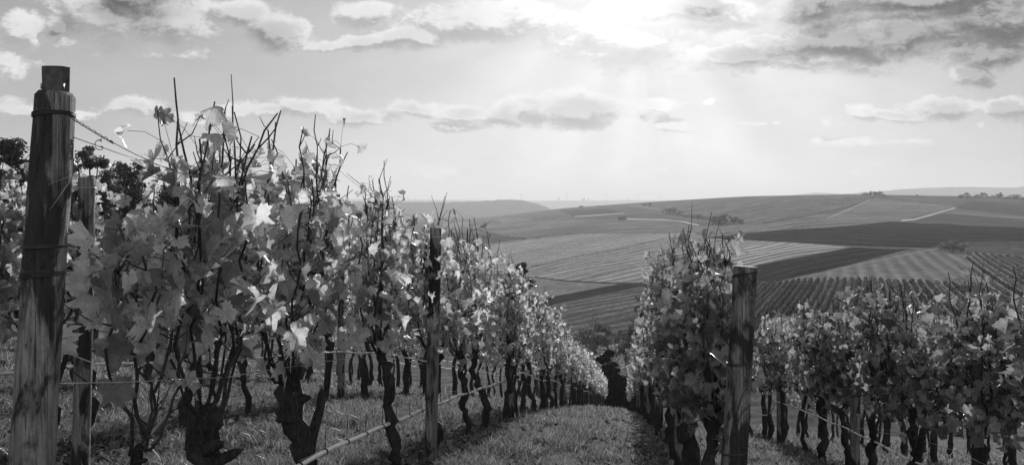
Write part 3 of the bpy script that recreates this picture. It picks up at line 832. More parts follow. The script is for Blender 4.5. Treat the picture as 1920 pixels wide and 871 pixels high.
# ------------------------------------------------------------------ posts
def ring_wire(mb, c, r, n=40, turns=1.0, tilt=.0, dz=0., rad=.0018, ph=0, axis=None):
    a = np.linspace(0, 2 * PI * turns, n) + ph
    P = np.stack([c[0] + r * np.cos(a), c[1] + r * np.sin(a), c[2] + np.cos(a + .6) * tilt * r + dz * a / (2 * PI)], 1)
    if axis is not None: P[:, 0] += axis[0] * (P[:, 2] - c[2]); P[:, 1] += axis[1] * (P[:, 2] - c[2])
    add_tube(mb, P, rad, 5)
def build_post(base, top, r0, r1, mat, label, group=None, chamfer=.01, wraps=(), name='wooden_post', seed=1):
    """base and top are points; the post is slightly out of round and chamfered"""
    base = np.array(base, float); top = np.array(top, float)
    e = empty(name, tuple(base), label=label, cat='post', group=group)
    n = 26; t = np.linspace(0, 1, n)
    P = np.outer(1 - t, [0, 0, -.15]) + np.outer(t, top - base)
    L = np.linalg.norm(top - base)
    P = np.vstack([P[:-1], P[-1] * (1 - chamfer / L), P[-1]])
    tt = np.concatenate([t[:-1], [1 - chamfer / L, 1]])
    rr = r0 + (r1 - r0) * tt; rr[-1] = r1 - chamfer * .8
    rs = np.random.RandomState(seed); rr = rr * (1 + rs.uniform(-.012, .012, len(rr)))
    mb = MB(); 
    V, F4, F3 = tube(P, rr, 28, rough=.035, rs=seed)
    mb.add34(V, F4, F3)
    o = mb.obj('shaft', [mat], e, attrs=False)
    ax = (top - base) / (top - base)[2]
    for (h, turns, tilt, dz, m_) in wraps:
        f = h / (top - base)[2]; c = (top - base) * f; r = (r0 + (r1 - r0) * f) + .002
        w = MB(); ring_wire(w, c, r, 60, turns, tilt, dz, .002, ph=seed, axis=ax); w.obj('tie_wire', [m_], e, attrs=False)
    return e, ax

def px_point(px, y, d):
    x, yy = world_xy(px, d)
    return np.array([x, yy, -d * (y - HY) / FPX])
# steel-capped post
dA = 2.33
tA = px_point(104, 173, dA); lowA = px_point(56, 871, dA - .05)
dirA = tA - lowA; gA = Hs(lowA[0], lowA[1]); bA = lowA + dirA * ((gA - lowA[2]) / dirA[2])
postA, axA = build_post(bA, tA, .064, .053, M_POST, 'big weathered round post with a folded steel cap piece on top', chamfer=.012, seed=4,
    wraps=[((px_point(100, 222, dA)[2] - bA[2]), 3.2, .12, .004, M_RUST), (px_point(92, 465, dA)[2] - bA[2], 2.3, .05, .003, M_RUST), (px_point(85, 520, dA)[2] - bA[2], 3.3, .12, .005, M_RUST)])
# the steel profile let into its top
mb = MB()
tl = tA - bA
w, hgt = .031, .074
prof = [(-w, .010), (-w * .93, -.012), (-w * .45, -.019), (w * .45, -.019), (w * .93, -.012), (w, .010)]
th = .0022
V = []; F = []
for k, zz in enumerate(np.linspace(-.03, hgt, 8)):
    fl = 1 + .05 * (zz / hgt if zz > 0 else 0)
    for s in (0, 1):
        for (a, b) in prof: V.append((tl[0] + a * fl * CS - (b + s * th) * -SN, tl[1] + a * fl * SN + (b + s * th) * CS, tl[2] + zz))
n6 = 6
for k in range(7):
    for s in (0, 1):
        for q in range(5):
            a = k * 12 + s * 6 + q; f = (a, a + 1, a + 13, a + 12); F.append(f if s == 0 else f[::-1])
    a = k * 12; F.append((a, a + 12, a + 18, a + 6)); F.append((a + 5, a + 11, a + 23, a + 17))
a = 84
for q in range(5): F.append((a + q, a + 6 + q, a + 7 + q, a + q + 1))
mb.add(V, F); cap = mb.obj('steel_profile', [flat_material('dark weathered steel', .07, .5, .4, var=.5)], postA, flat=True, attrs=False)
for s in (-1, 1):
    mb = MB(); add_box(mb, (tl[0] + s * w * 1.02 * CS, tl[1] + s * w * 1.02 * SN - .012, tl[2] + .016), (.004, .004, .016)); mb.obj('clip_tab', [M_STEEL], cap, attrs=False)
# slanting tie wires down the shaft
mb = MB(); f1, f2 = .93, .75
def on_shaft(px, y):
    p = px_point(px, y, dA - .06); return p - bA
add_tube(mb, [on_shaft(132, 330), on_shaft(75, 352), on_shaft(66, 338)], .0013, 4)
add_tube(mb, [on_shaft(132, 338), on_shaft(100, 385), on_shaft(60, 425), on_shaft(42, 455)], .0013, 4)
mb.obj('tie_wire', [M_STEEL], postA, attrs=False)

# flat-topped post
dB = 3.4
tB = px_point(1398, 499, dB); lowB = px_point(1374, 871, dB)
dirB = tB - lowB; gB = Hs(lowB[0], lowB[1]); bB = lowB + dirB * ((gB - lowB[2]) / dirB[2])
postB, axB = build_post(bB, tB, .058, .049, M_POST2, 'pale flat-topped round post leaning at the end of a vine row', chamfer=.004, seed=9,
    wraps=[(px_point(1398, 518, dB)[2] - bB[2], 2.3, .22, .004, M_RUST), (px_point(1385, 684, dB)[2] - bB[2], 2.2, .1, .004, M_RUST), (px_point(1375, 850, dB)[2] - bB[2], 2.1, .1, .004, M_RUST)])

def simple_post(xr, px_or_y, top_h, r, label, is_px=True, mat=M_POST2, group='wooden posts along the vine rows', seed=2, lean=(0, 0)):
    y = row_y(px_or_y, xr) if is_px else px_or_y
    z = Hs(xr, y)
    build_post((xr, y, z), (xr + lean[0], y + lean[1], z + top_h), r * 1.08, r, mat, label, group, chamfer=.006, seed=seed,
               wraps=[(top_h - .08, 1.2, .1, .003, M_WIRE)])
simple_post(-1.56, 806, 1.93, .046, 'weathered dark post between vines, second in the steel-capped post\'s row', seed=5, lean=(.05, .0), mat=M_POST)
simple_post(-1.58, 957, 1.85, .05, 'thick dark post, third in the steel-capped post\'s row', seed=6)
for i, y in enumerate(np.arange(16.9, 62, 5)):
    simple_post(-1.65, y, 2.0, .045, 'far post half hidden in leaves of the steel-capped post\'s row', False, seed=7 + i)
simple_post(-3.42, 150, 1.9, .05, 'slim pale post right behind the steel-capped post', seed=12, lean=(.05, 0))
simple_post(-3.75, 10.3, 1.9, .045, 'dark post further along the next row behind the steel-capped post', False, seed=13)
simple_post(.5, 7.6, 1.95, .045, 'dark post among leaves, second in the flat-topped post\'s row', False, seed=14)
for i, y in enumerate(np.arange(12.6, 62, 5)):
    simple_post(.5, y, 1.95, .045, 'far post half hidden in leaves of the flat-topped post\'s row', False, seed=15 + i)
simple_post(2.5, 1603, 1.6, .05, 'upright post standing in the dark leafy row beyond the flat-topped post', seed=21)
simple_post(2.5, 13.6, 1.6, .045, 'small far post in the dark leafy row beyond the flat-topped post', False, seed=22)
for i, xr in enumerate((-5.8, -7.85)):
    simple_post(xr, 9.5 + i, 1.9, .045, ['post seen between trunks two rows behind the steel-capped post', 'post seen between trunks three rows behind the steel-capped post'][i], False, seed=31 + i)

# ------------------------------------------------------------------ wires and hoses
def row_line(xr, y0, y1, hfun, step=.25):
    ys = np.arange(y0, y1, step)
    z = np.interp(ys, _py, _pz) - .09 * (xr + 1.65)
    return np.stack([np.full(len(ys), xr) + .006 * np.sin(ys * 2.1), ys, z + hfun(ys)], 1)
def wire(P, r, label, group, m=None):
    P = np.asarray(P); o0 = P[0].copy()
    mb = MB(); add_tube(mb, P - o0, r, 5)
    o = mb.obj('trellis_wire', [m or M_WIRE], None, tuple(o0), attrs=False)
    return tag(o, label, 'wire', group)
yA = float(bA[1])
def sag(h, amp=.03): return lambda ys: h + amp * np.cos((ys - 1.9) / 5.0 * 2 * PI) - amp * .5
GW = 'trellis wires along the vine rows'
# upper wires from the steel-capped post, dropping to the first vine
pA1 = px_point(137, 222, dA - .02)
e1 = px_point(330, 322, 2.93)
mb = MB()
tw = np.linspace(0, 1, 40)
Pm = np.outer(1 - tw, pA1) + np.outer(tw, e1); Pm[:, 2] -= .012 * np.sin(tw * PI)
for ph in (0, PI):
    seg = Pm[:14].copy(); aa = np.arange(14) * 1.6 + ph
    seg[:, 0] += .004 * np.cos(aa); seg[:, 2] += .004 * np.sin(aa)
    add_tube(mb, seg - Pm[0], .0016, 5)
add_tube(mb, Pm[12:] - Pm[0], .0013, 5)
a = np.linspace(0, 7.5, 24)
curl = np.stack([.012 * np.cos(a), .004 * a * .3, .010 * np.sin(a) - .003 * a], 1) + Pm[9] - Pm[0]
curl = np.vstack([Pm[10] - Pm[0], Pm[8] - Pm[0] + [0, 0, -.02], curl + [-.012, 0, -.018]])
add_tube(mb, curl, .0014, 4)
o = mb.obj('trellis_wire', [M_RUST], None, tuple(Pm[0]), attrs=False)
tag(o, 'twisted dark wire with a curled end tied high on the steel-capped post', 'wire', GW)
wire(np.array([px_point(134, 256, dA), px_point(230, 290, 2.6), px_point(326, 318, 2.92)]), .0013, 'thin wire below the twisted one on the steel-capped post', GW, M_RUST)
zA = lambda ys: np.interp(ys, [2.0, 3, 5, 8, 64], [.0, .0, 0, 0, 0])
def fromto(p0, xr, y1, h):
    """a wire from a tie point onto the row line"""
    P = row_line(xr, p0[1] + .9, y1, sag(h))
    return np.vstack([p0, P])
wire(np.vstack([px_point(330, 322, 2.93), row_line(-1.65, 4.0, 60, sag(1.86))]), .0014, 'top wire running through the leaves of the steel-capped post\'s row', GW)
wire(np.vstack([px_point(120, 463, dA), px_point(200, 478, 2.5), px_point(330, 503, 2.93), row_line(-1.65, 4.0, 60, sag(1.42))]), .0017, 'middle wire tied round the steel-capped post', GW)
wire(np.vstack([px_point(110, 718, dA + .02), px_point(230, 716, 2.6), px_point(430, 706, 3.35), px_point(483, 696, 3.65), row_line(-1.65, 4.6, 60, sag(1.0))]), .0019, 'lowest wire of the steel-capped post\'s row, below the leaves', GW)
wire(row_line(-1.65, 3.9, 30, sag(.52)), .0015, 'thin wire above the sagging hose in the steel-capped post\'s row', GW)
pB1 = px_point(1368, 520, dB)
wire(np.vstack([pB1, px_point(1342, 512, 3.7), px_point(1305, 538, 4.6), row_line(.5, 5.6, 60, sag(1.5))]), .0016, 'upper wire tied near the head of the flat-topped post', GW)
wire(np.vstack([px_point(1362, 686, dB), px_point(1330, 660, 3.9), row_line(.5, 4.6, 60, sag(1.0))]), .0017, 'lower wire tied round the waist of the flat-topped post', GW)
wire(row_line(2.5, 3, 24, sag(1.35)), .0015, 'upper wire in the dark leafy row beyond the flat-topped post', GW)
wire(row_line(2.5, 3, 24, sag(.62)), .0018, 'bright wire above the hose in the row beyond the flat-topped post', GW)
for xr, nm in ((-3.75, 'next row'), (-5.8, 'second row'), (-7.85, 'third row')):
    wire(row_line(xr, 3, 30, sag(1.45)), .0016, 'upper wire of the %s behind the steel-capped post' % nm, GW)
    wire(row_line(xr, 3, 30, sag(.98)), .0018, 'lower wire of the %s behind the steel-capped post' % nm, GW)

def hose(P, r, label, clips=True, step=.36):
    P = np.asarray(P, float)
    # resample smoothly
    L = np.concatenate([[0], np.cumsum(np.linalg.norm(np.diff(P, axis=0), axis=1))])
    u = np.linspace(0, L[-1], int(L[-1] / .07))
    Q = np.stack([np.interp(u, L, P[:, k]) for k in range(3)], 1)
    kk = np.hanning(9); kk /= kk.sum()
    Q = np.stack([np.convolve(np.pad(Q[:, k], 4, 'edge'), kk, 'valid') for k in range(3)], 1)
    Q[:, 2] += .006 * np.sin(u * 5)
    e = empty('drip_hose', tuple(Q[0]), label=label, cat='hose', group='drip hoses hung along the vine rows')
    mb = MB(); add_tube(mb, Q - Q[0], r, 10); mb.obj('pipe', [M_HOSE], e, attrs=False)
    if clips:
        k = int(step / .07)
        for i in range(k // 2, len(Q) - 1, k):
            if i / k > 26: break
            t = Q[i + 1] - Q[i]; t /= np.linalg.norm(t)
            mb = MB(); add_tube(mb, [Q[i] - Q[0] - t * .007, Q[i] - Q[0] + t * .007], r * 1.28, 8)
            add_tube(mb, [Q[i] - Q[0], Q[i] - Q[0] + [0, 0, .06], Q[i] - Q[0] + [0, .01, .13]], .0025, 4)
            mb.obj('clip', [M_CLIP], e, attrs=False)
    return e
hA = []
for (px, y) in ((540, 885), (572, 868), (640, 830), (722, 798), (782, 772), (850, 745), (905, 727), (950, 712), (970, 700)):
    yy = row_y(px, -1.62); l, d = cam_pd(-1.62, yy); hA.append(px_point(px, y, d))
hA += list(row_line(-1.62, hA[-1][1] + .6, 45, lambda s: .62 + .03 * np.sin(s * 1.1)))
hose(hA, .0135, 'pale drip hose sagging between trunks of the steel-capped post\'s row')
hB = []
for (px, y) in ((1720, 868), (1660, 838), (1600, 808), (1540, 783), (1489, 762), (1455, 752)):
    yy = row_y(px, 2.46); l, d = cam_pd(2.46, yy); hB.append(px_point(px, y, d))
hB = [px_point(1980, 985, 5.1)] + hB + list(row_line(2.46, hB[-1][1] + .6, 24, lambda s: .45 + 0 * s))
hose(hB, .0105, 'pale drip hose under the row beyond the flat-topped post')
hC = [px_point(-160, 712, 4.2)]
for (px, y) in ((0, 700), (130, 686), (270, 679), (400, 674), (500, 671)):
    yy = row_y(px, -3.7); l, d = cam_pd(-3.7, yy); hC.append(px_point(px, y, d))
hC += list(row_line(-3.7, hC[-1][1] + .8, 32, lambda s: .68 + 0 * s))
hose(hC, .0105, 'drip hose of the next row behind the steel-capped post', clips=True, step=.9)
hose(row_line(-5.8, 4, 30, lambda s: .72 + .01 * np.sin(s)), .0105, 'drip hose two rows behind the steel-capped post', clips=False)
hose(row_line(-7.85, 4, 30, lambda s: .72 + .01 * np.sin(s)), .0105, 'drip hose three rows behind the steel-capped post', clips=False)
# a bamboo-thin stake leaning between the first trunks
mb = MB(); p0 = px_point(240, 871, 2.9); p1 = px_point(362, 716, 3.2); dd = p0 - p1
p0 = p1 + dd * 1.9
add_tube(mb, [np.zeros(3), (p1 - p0) * .5 + [0, 0, .01], p1 - p0], [.006, .0055, .004], 6)
tag(mb.obj('cane_stake', [flat_material('dry cane', .3, .6)], None, tuple(p0), attrs=False), 'pale dry cane leaning in front of the first thick vine trunk', 'cane')

# ------------------------------------------------------------------ grass and litter
def grass():
    rs = np.random.RandomState(8)
    N = 420000
    # sample depth with density ~ 1/d^1.6 inside the visible wedge
    u = rs.rand(N); a, b, e = 3.2, 62., -.75
    d = (a ** e + u * (b ** e - a ** e)) ** (1 / e)
    px = rs.uniform(-80, 2000, N)
    t = (px - CX) / FPX
    x = d * (CS * t - SN); y = d * (CS + SN * t)
    # projected below the frame's bottom edge is not seen
    z = H(x, y)
    vis = (-z / d * FPX + HY) < 930
    # visible only up to ~62 m
    rows = np.array([-9.9, -7.85, -5.8, -3.75, -1.65, .5, 2.5, 4.5, 6.5, 8.5])
    dr = np.min(np.abs(x[:, None] - rows[None]), 1)
    clump = fbm(x * 1.7, y * 1.7, 3); fine = fbm(x * 6 + 4, y * 6, 2)
    edge = smooth(.0, .55, np.abs(x - .28) + .25 * (clump - .5))
    keep = vis & (rs.rand(N) < edge) & (rs.rand(N) < np.clip(smooth(.12, .42, dr) * 1.05 + .12, 0, 1) * np.clip((clump - .3) * 3.6, .10, 1)) & (x > -22) & (x < 26)
    x, y, z, d, clump, fine, dr = [q[keep] for q in (x, y, z, d, clump, fine, dr)]
    n = len(x)
    h = (.03 + .075 * rs.rand(n) ** 1.5) * (.2 + 2.1 * np.clip(clump * 1.9 - .5, 0, 1.3) ** 1.3 + .5 * fine) * (1 + .5 * smooth(3, 20, d) * 0)
    w = .0021 * np.maximum(1, d / 4.5) * rs.uniform(.8, 1.5, n)
    az = rs.uniform(0, 2 * PI, n); lean = rs.uniform(.2, 1.4, n) * h
    la = rs.uniform(0, 2 * PI, n)
    sx, sy = np.cos(az) * w, np.sin(az) * w
    lx, ly = np.cos(la) * lean, np.sin(la) * lean
    V = np.zeros((n, 5, 3))
    V[:, 0] = np.stack([x - sx, y - sy, z - .01], 1); V[:, 1] = np.stack([x + sx, y + sy, z - .01], 1)
    V[:, 2] = np.stack([x - sx * .8 + lx * .35, y - sy * .8 + ly * .35, z + h * .6], 1); V[:, 3] = np.stack([x + sx * .8 + lx * .35, y + sy * .8 + ly * .35, z + h * .6], 1)
    V[:, 4] = np.stack([x + lx, y + ly, z + h], 1)
    b0 = np.arange(n)[:, None] * 5
    F4 = b0 + np.array([[0, 1, 3, 2]]); F3 = b0 + np.array([[2, 3, 4]])
    mb = MB(); rnd = np.repeat(np.clip(rs.beta(2, 2, n) * (.6 + .8 * clump), 0, 1), 5)
    mb.add34(V.reshape(-1, 3), F4, F3, 0, rnd)
    tag(mb.obj('grass', [M_GRASS]), 'short tufted grass between the vine rows', None, None, 'stuff')
    # fallen leaves
    N = 16000
    u = rs.rand(N); a, b, e = 3.4, 34., -.9
    d = (a ** e + u * (b ** e - a ** e)) ** (1 / e)
    px = rs.uniform(-60, 2000, N); t = (px - CX) / FPX
    x = d * (CS * t - SN); y = d * (CS + SN * t)
    dr_i = np.argmin(np.abs(x[:, None] - rows[None]), 1)
    x = np.where(rs.rand(N) < .7, rows[dr_i] + rs.normal(0, .34, N), x)
    z = H(x, y) + rs.uniform(.012, .06, N)
    nrm = np.stack([rs.normal(0, .5, N), rs.normal(0, .5, N), np.ones(N)], 1)
    tip = np.stack([rs.normal(0, 1, N), rs.normal(0, 1, N), rs.normal(0, .2, N)], 1)
    mb = MB(); place_leaves(mb, 1, np.stack([x, y, z], 1), nrm, tip, .05 * rs.uniform(.5, 1.2, N), rs.beta(1.6, 2, N), rs)
    tag(mb.obj('fallen_leaves', [M_LITTER]), 'dry vine leaves scattered on the grass', None, None, 'stuff')
grass()

# ------------------------------------------------------------------ trees and bushes
def clump_leaves(mb, centres, radii, n_each, leaf, rs, mat=0, flatten=.8, shell=.35):
    C = np.repeat(np.asarray(centres, float), n_each, 0); Rr = np.repeat(np.asarray(radii, float), n_each)
    n = len(C)
    v = rs.normal(0, 1, (n, 3)); v /= np.linalg.norm(v, axis=1)[:, None]
    rr = Rr * (shell + (1 - shell) * rs.rand(n) ** .5)
    lump = .75 + .5 * vnoise(v[:, 0] * 3 + C[:, 0] + 9, v[:, 2] * 3 + C[:, 1])
    P = C + v * (rr * lump)[:, None] * [1, 1, flatten]
    nr = v + rs.normal(0, .7, (n, 3)); nr /= np.linalg.norm(nr, axis=1)[:, None]
    tp = np.cross(nr, rs.normal(0, 1, (n, 3))); tp /= np.linalg.norm(tp, axis=1)[:, None] + 1e-9
    bt = np.cross(nr, tp)
    s = leaf * rs.uniform(.5, 1.3, n)[:, None]
    V = np.stack([P - tp * s, P + bt * s * .6, P + tp * s, P - bt * s * .6], 1)
    V[:, 1] += nr * s * .25; V[:, 3] += nr * s * .25
    F = (np.arange(n)[:, None] * 4 + np.array([[0, 1, 2, 3]]))
    mb.add(V.reshape(-1, 3), F, mat, np.repeat(rs.beta(2, 2, n), 4))

def tree(loc, h, cr, label, seed, leaf=.12, nl=90, clumps=40, trunk_h=.35, mat=None, group=None, name='tree', cat='tree', sq=1.0, tr=.022, fluff=1.0):
    rs = np.random.RandomState(seed)
    e = empty(name, loc, label=label, cat=cat, group=group)
    tb = MB()
    m = 8; t = np.linspace(0, 1, m)
    P = np.stack([np.cumsum(rs.normal(0, .012 * h, m)), np.cumsum(rs.normal(0, .012 * h, m)), -.3 + t * h * .82], 1)
    add_tube(tb, P, h * tr * (1.15 - t * .95), 8, rough=.2, rs=seed)
    cz0 = h * trunk_h
    cen, rad = [], []
    for k in range(clumps):
        v = rs.normal(0, 1, 3); v /= np.linalg.norm(v)
        q = rs.rand() ** .45
        zz = (h + cz0) / 2 + v[2] * (h - cz0) / 2 * q * .92
        wz = math.sqrt(max(.05, 1 - ((zz - (h * .45 + cz0 * .55)) / ((h - cz0) * .62)) ** 2))
        c = np.array([v[0] * cr * q * wz, v[1] * cr * q * wz, zz])
        cen.append(c); rad.append(cr * rs.uniform(.16, .34) * fluff)
        if k % 2 == 0:
            i = min(m - 1, max(2, int((zz / h - .15) * m)))
            i = min(i, m - 2); p = P[i]
            add_tube(tb, [p, (p + c) / 2 + [0, 0, -.03 * h], c], [h * tr * .4 * (1 - i / m) + .02, h * tr * .22, h * tr * .08], 5)
    tb.obj('trunk', [M_TRUNK], e, attrs=False)
    fb = MB(); clump_leaves(fb, cen, rad, nl, leaf, rs, flatten=.75 * sq, shell=.35 if fluff == 1.0 else .0)
    fb.obj('crown', [mat or M_TREE], e)
    return e

def tree_at(px, ybase, ytop, d, cr_px, label, seed, **k):
    x, y = world_xy(px, d); z = Hs(x, y)
    zt = -d * (ytop - HY) / FPX
    h = max(.6, (zt - z) * 1.03)
    return tree((x, y, z - .1), h, cr_px * d / FPX, label, seed, **k)
# trees beyond the rows behind the steel-capped post
GT = 'dark trees standing beyond the vine rows'
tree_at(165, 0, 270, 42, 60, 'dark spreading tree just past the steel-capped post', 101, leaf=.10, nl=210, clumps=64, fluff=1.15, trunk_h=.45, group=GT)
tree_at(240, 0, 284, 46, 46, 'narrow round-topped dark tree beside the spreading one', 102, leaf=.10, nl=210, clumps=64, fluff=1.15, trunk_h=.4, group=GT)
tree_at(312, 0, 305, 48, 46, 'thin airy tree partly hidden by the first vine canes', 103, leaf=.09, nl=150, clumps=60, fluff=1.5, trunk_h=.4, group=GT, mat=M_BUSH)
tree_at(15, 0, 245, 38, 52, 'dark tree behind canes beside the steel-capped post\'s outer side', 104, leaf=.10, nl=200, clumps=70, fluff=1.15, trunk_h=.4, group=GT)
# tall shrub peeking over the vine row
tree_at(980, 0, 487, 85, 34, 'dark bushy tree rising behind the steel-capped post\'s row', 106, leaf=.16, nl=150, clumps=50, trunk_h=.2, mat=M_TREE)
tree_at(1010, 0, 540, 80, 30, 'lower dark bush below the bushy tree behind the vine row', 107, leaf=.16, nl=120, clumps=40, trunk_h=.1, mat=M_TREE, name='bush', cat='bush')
# thicket at the lower end of the aisle
GB = 'bushes in the thicket at the foot of the aisle'
thick = [
    (1085, 640, 100, 40, 'round bush at the thicket edge beside the last vines', .14, M_BUSH),
    (1120, 600, 150, 45, 'pale wide bush at the back of the thicket', .2, M_BUSH),
    (1175, 598, 140, 40, 'twiggy bush at the back of the thicket behind the dark tree', .18, M_BUSH),
    (1215, 612, 120, 40, 'leafy bush of the thicket half behind the flat-topped post\'s row', .16, M_BUSH),
    (1145, 640, 104, 36, 'bright-leaved bush in the middle of the thicket', .12, M_LEAFFD),
    (1190, 645, 96, 30, 'bright-leaved bush above the shade-black hedge', .12, M_LEAFFD),
    (1105, 665, 88, 26, 'low bush pressed against the last vines of the aisle', .12, M_BUSH),
    (1260, 600, 110, 60, 'wide bush hidden mostly by the flat-topped post\'s row', .16, M_BUSH),
    (1040, 610, 120, 50, 'wide bush hidden mostly by the steel-capped post\'s row', .16, M_BUSH),
]
for i, (px, yt, d, cr, lb, lf, mt) in enumerate(thick):
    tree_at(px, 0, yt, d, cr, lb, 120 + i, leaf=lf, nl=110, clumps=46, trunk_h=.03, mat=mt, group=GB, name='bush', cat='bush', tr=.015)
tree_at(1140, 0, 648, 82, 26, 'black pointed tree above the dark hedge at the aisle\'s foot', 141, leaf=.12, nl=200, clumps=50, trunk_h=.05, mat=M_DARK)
# hedge that closes the aisle; its black is shade put into the leaf colour
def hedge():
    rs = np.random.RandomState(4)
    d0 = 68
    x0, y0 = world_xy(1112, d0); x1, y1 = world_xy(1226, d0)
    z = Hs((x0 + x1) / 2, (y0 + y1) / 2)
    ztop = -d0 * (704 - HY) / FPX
    e = empty('hedge', ((x0 + x1) / 2, (y0 + y1) / 2, z), label='dense hedge closing the foot of the grass aisle, blackened to stand for shade', cat='hedge')
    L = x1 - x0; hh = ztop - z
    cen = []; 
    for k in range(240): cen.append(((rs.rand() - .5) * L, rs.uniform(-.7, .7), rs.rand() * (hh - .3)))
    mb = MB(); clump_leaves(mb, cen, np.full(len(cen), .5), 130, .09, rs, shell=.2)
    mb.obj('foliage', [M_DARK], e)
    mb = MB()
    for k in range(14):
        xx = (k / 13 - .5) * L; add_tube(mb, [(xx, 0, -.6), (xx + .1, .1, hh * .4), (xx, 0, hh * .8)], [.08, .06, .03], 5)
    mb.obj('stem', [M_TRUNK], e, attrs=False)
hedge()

# far bushes and trees on the slopes
def far_tree(px, y, hpx, wpx, label, seed, mat=None, group=None, name='tree', cat='tree', leafk=.06, nl=26, cl=22, th=.15):
    d = pix_to_d(px, y); x, yy = world_xy(px, d); z = Hs(x, yy)
    h = hpx * d / FPX
    return tree((x, yy, z - .3), h, wpx * d / FPX, label, seed, leaf=h * leafk, nl=nl, clumps=cl, trunk_h=th, mat=mat or M_TREE, group=group, name=name, cat=cat)
for i, (px, y, h, w) in enumerate([(1622, 367, 8, 6), (1632, 367, 11, 7), (1641, 367, 10, 6), (1650, 367, 12, 8), (1658, 368, 6, 4)]):
    far_tree(px, y + 1.5, h, w, ['small tree at the far end of the hilltop clump from the track', 'second tree of the hilltop clump, rounded', 'middle tree of the hilltop clump', 'tallest tree of the hilltop clump',
        'lowest bush of the hilltop clump, by the track'][i], 200 + i, group='clump of trees on the hilltop', th=.25)
for i in range(16):
    px = 1802 + i * 10.5; y = np.interp(px, [1800, 1850, 1920, 2000], [371, 369, 373, 377])
    far_tree(px, y + 2, 9 + 4 * math.sin(i * 2.1), 7, 'tree in the dark tree line on the hill\'s far shoulder', 220 + i, group='tree line on the hill\'s shoulder', nl=30)
for i, (px, y, h, w, lb) in enumerate([
    (1785, 472, 24, 22, 'dark round bush beside the tiny white shed'), (1772, 470, 16, 14, 'smaller dark bush merging with the round bush by the shed'), (1803, 471, 18, 10, 'dark shrub touching the tiny white shed'),
    (1340, 419, 16, 12, 'pale leafy tree at the end of the hillside copse'), (1357, 418, 20, 12, 'tall middle tree of the hillside copse'), (1375, 419, 15, 12, 'broad bush of the hillside copse'), (1388, 419, 10, 8, 'lowest bush of the hillside copse'),
    (1350, 421, 11, 12, 'front bush of the hillside copse'),
    (1262, 400, 12, 9, 'bush below the hill track, nearest the small hut'), (1275, 402, 8, 8, 'low bush following the gully below the track'), (1252, 398, 9, 8, 'bush at the upper end of the gully'), (1310, 409, 8, 8, 'bush between gully and hillside copse'),
    (1218, 387, 8, 5, 'small tree on the ridge line beside the track'), (1208, 386, 6, 5, 'small bush on the ridge line beside the small tree'),
    (1091, 391, 6, 6, 'lone bush on the hazy ridge'), (1122, 388, 3, 3, 'tiny bush on the hazy ridge'),
    (908, 430, 14, 7, 'lone round tree in the hazy fields'), (1010, 447, 4, 7, 'low shrub on the far field edge'),
    (1518, 388, 3, 7, 'dark flat bush in the middle of the hill slope'), (1719, 367, 3, 3, 'single tiny tree on the hill crest'),
    (1812, 464, 6, 5, 'small bush behind the white shed')]):
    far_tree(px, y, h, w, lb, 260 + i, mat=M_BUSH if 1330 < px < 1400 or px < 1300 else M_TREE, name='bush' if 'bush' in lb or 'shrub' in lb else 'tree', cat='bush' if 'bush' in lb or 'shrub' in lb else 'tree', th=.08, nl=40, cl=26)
# shrubby strip on the hazy slope and hedge lines: one mass each
def hedge_line(pts, n, hpx, label, seed, mat=None, step_gap=0):
    rs = np.random.RandomState(seed); mb = MB(); cen = []; rad = []
    P = np.array(pts, float); L = np.concatenate([[0], np.cumsum(np.linalg.norm(np.diff(P, axis=0), axis=1))])
    for k in range(n):
        u = (k + rs.uniform(-.3, .3)) / n * L[-1]; px = np.interp(u, L, P[:, 0]); y = np.interp(u, L, P[:, 1])
        d = pix_to_d(px, y); x, yy = world_xy(px, d); r = hpx * d / FPX * rs.uniform(.35, .8)
        cen.append((x, yy, Hs(x, yy) + r * .5)); rad.append(r)
    c0 = np.array(cen[0])
    clump_leaves(mb, np.array(cen) - c0, rad, 40, float(np.mean(rad)) * .28, rs)
    o = mb.obj('hedge', [mat or M_TREE], None, tuple(c0)); tag(o, label, 'hedge')
hedge_line(P_(895, 432, 920, 440, 945, 446, 985, 449), 34, 6, 'scrubby hedge running down the hazy slope past the lone tree', 31, M_BUSH)
hedge_line(P_(997, 499, 1080, 482, 1170, 466, 1247, 447), 60, 3.2, 'low broken hedge crossing the striped vineyard slope', 32, M_TREE)
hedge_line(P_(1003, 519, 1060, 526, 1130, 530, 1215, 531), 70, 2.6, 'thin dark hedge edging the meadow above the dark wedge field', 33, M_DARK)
hedge_line(P_(1240, 398, 1262, 403, 1290, 407, 1330, 412), 26, 7, 'gully hedge below the hill track', 34, M_BUSH)

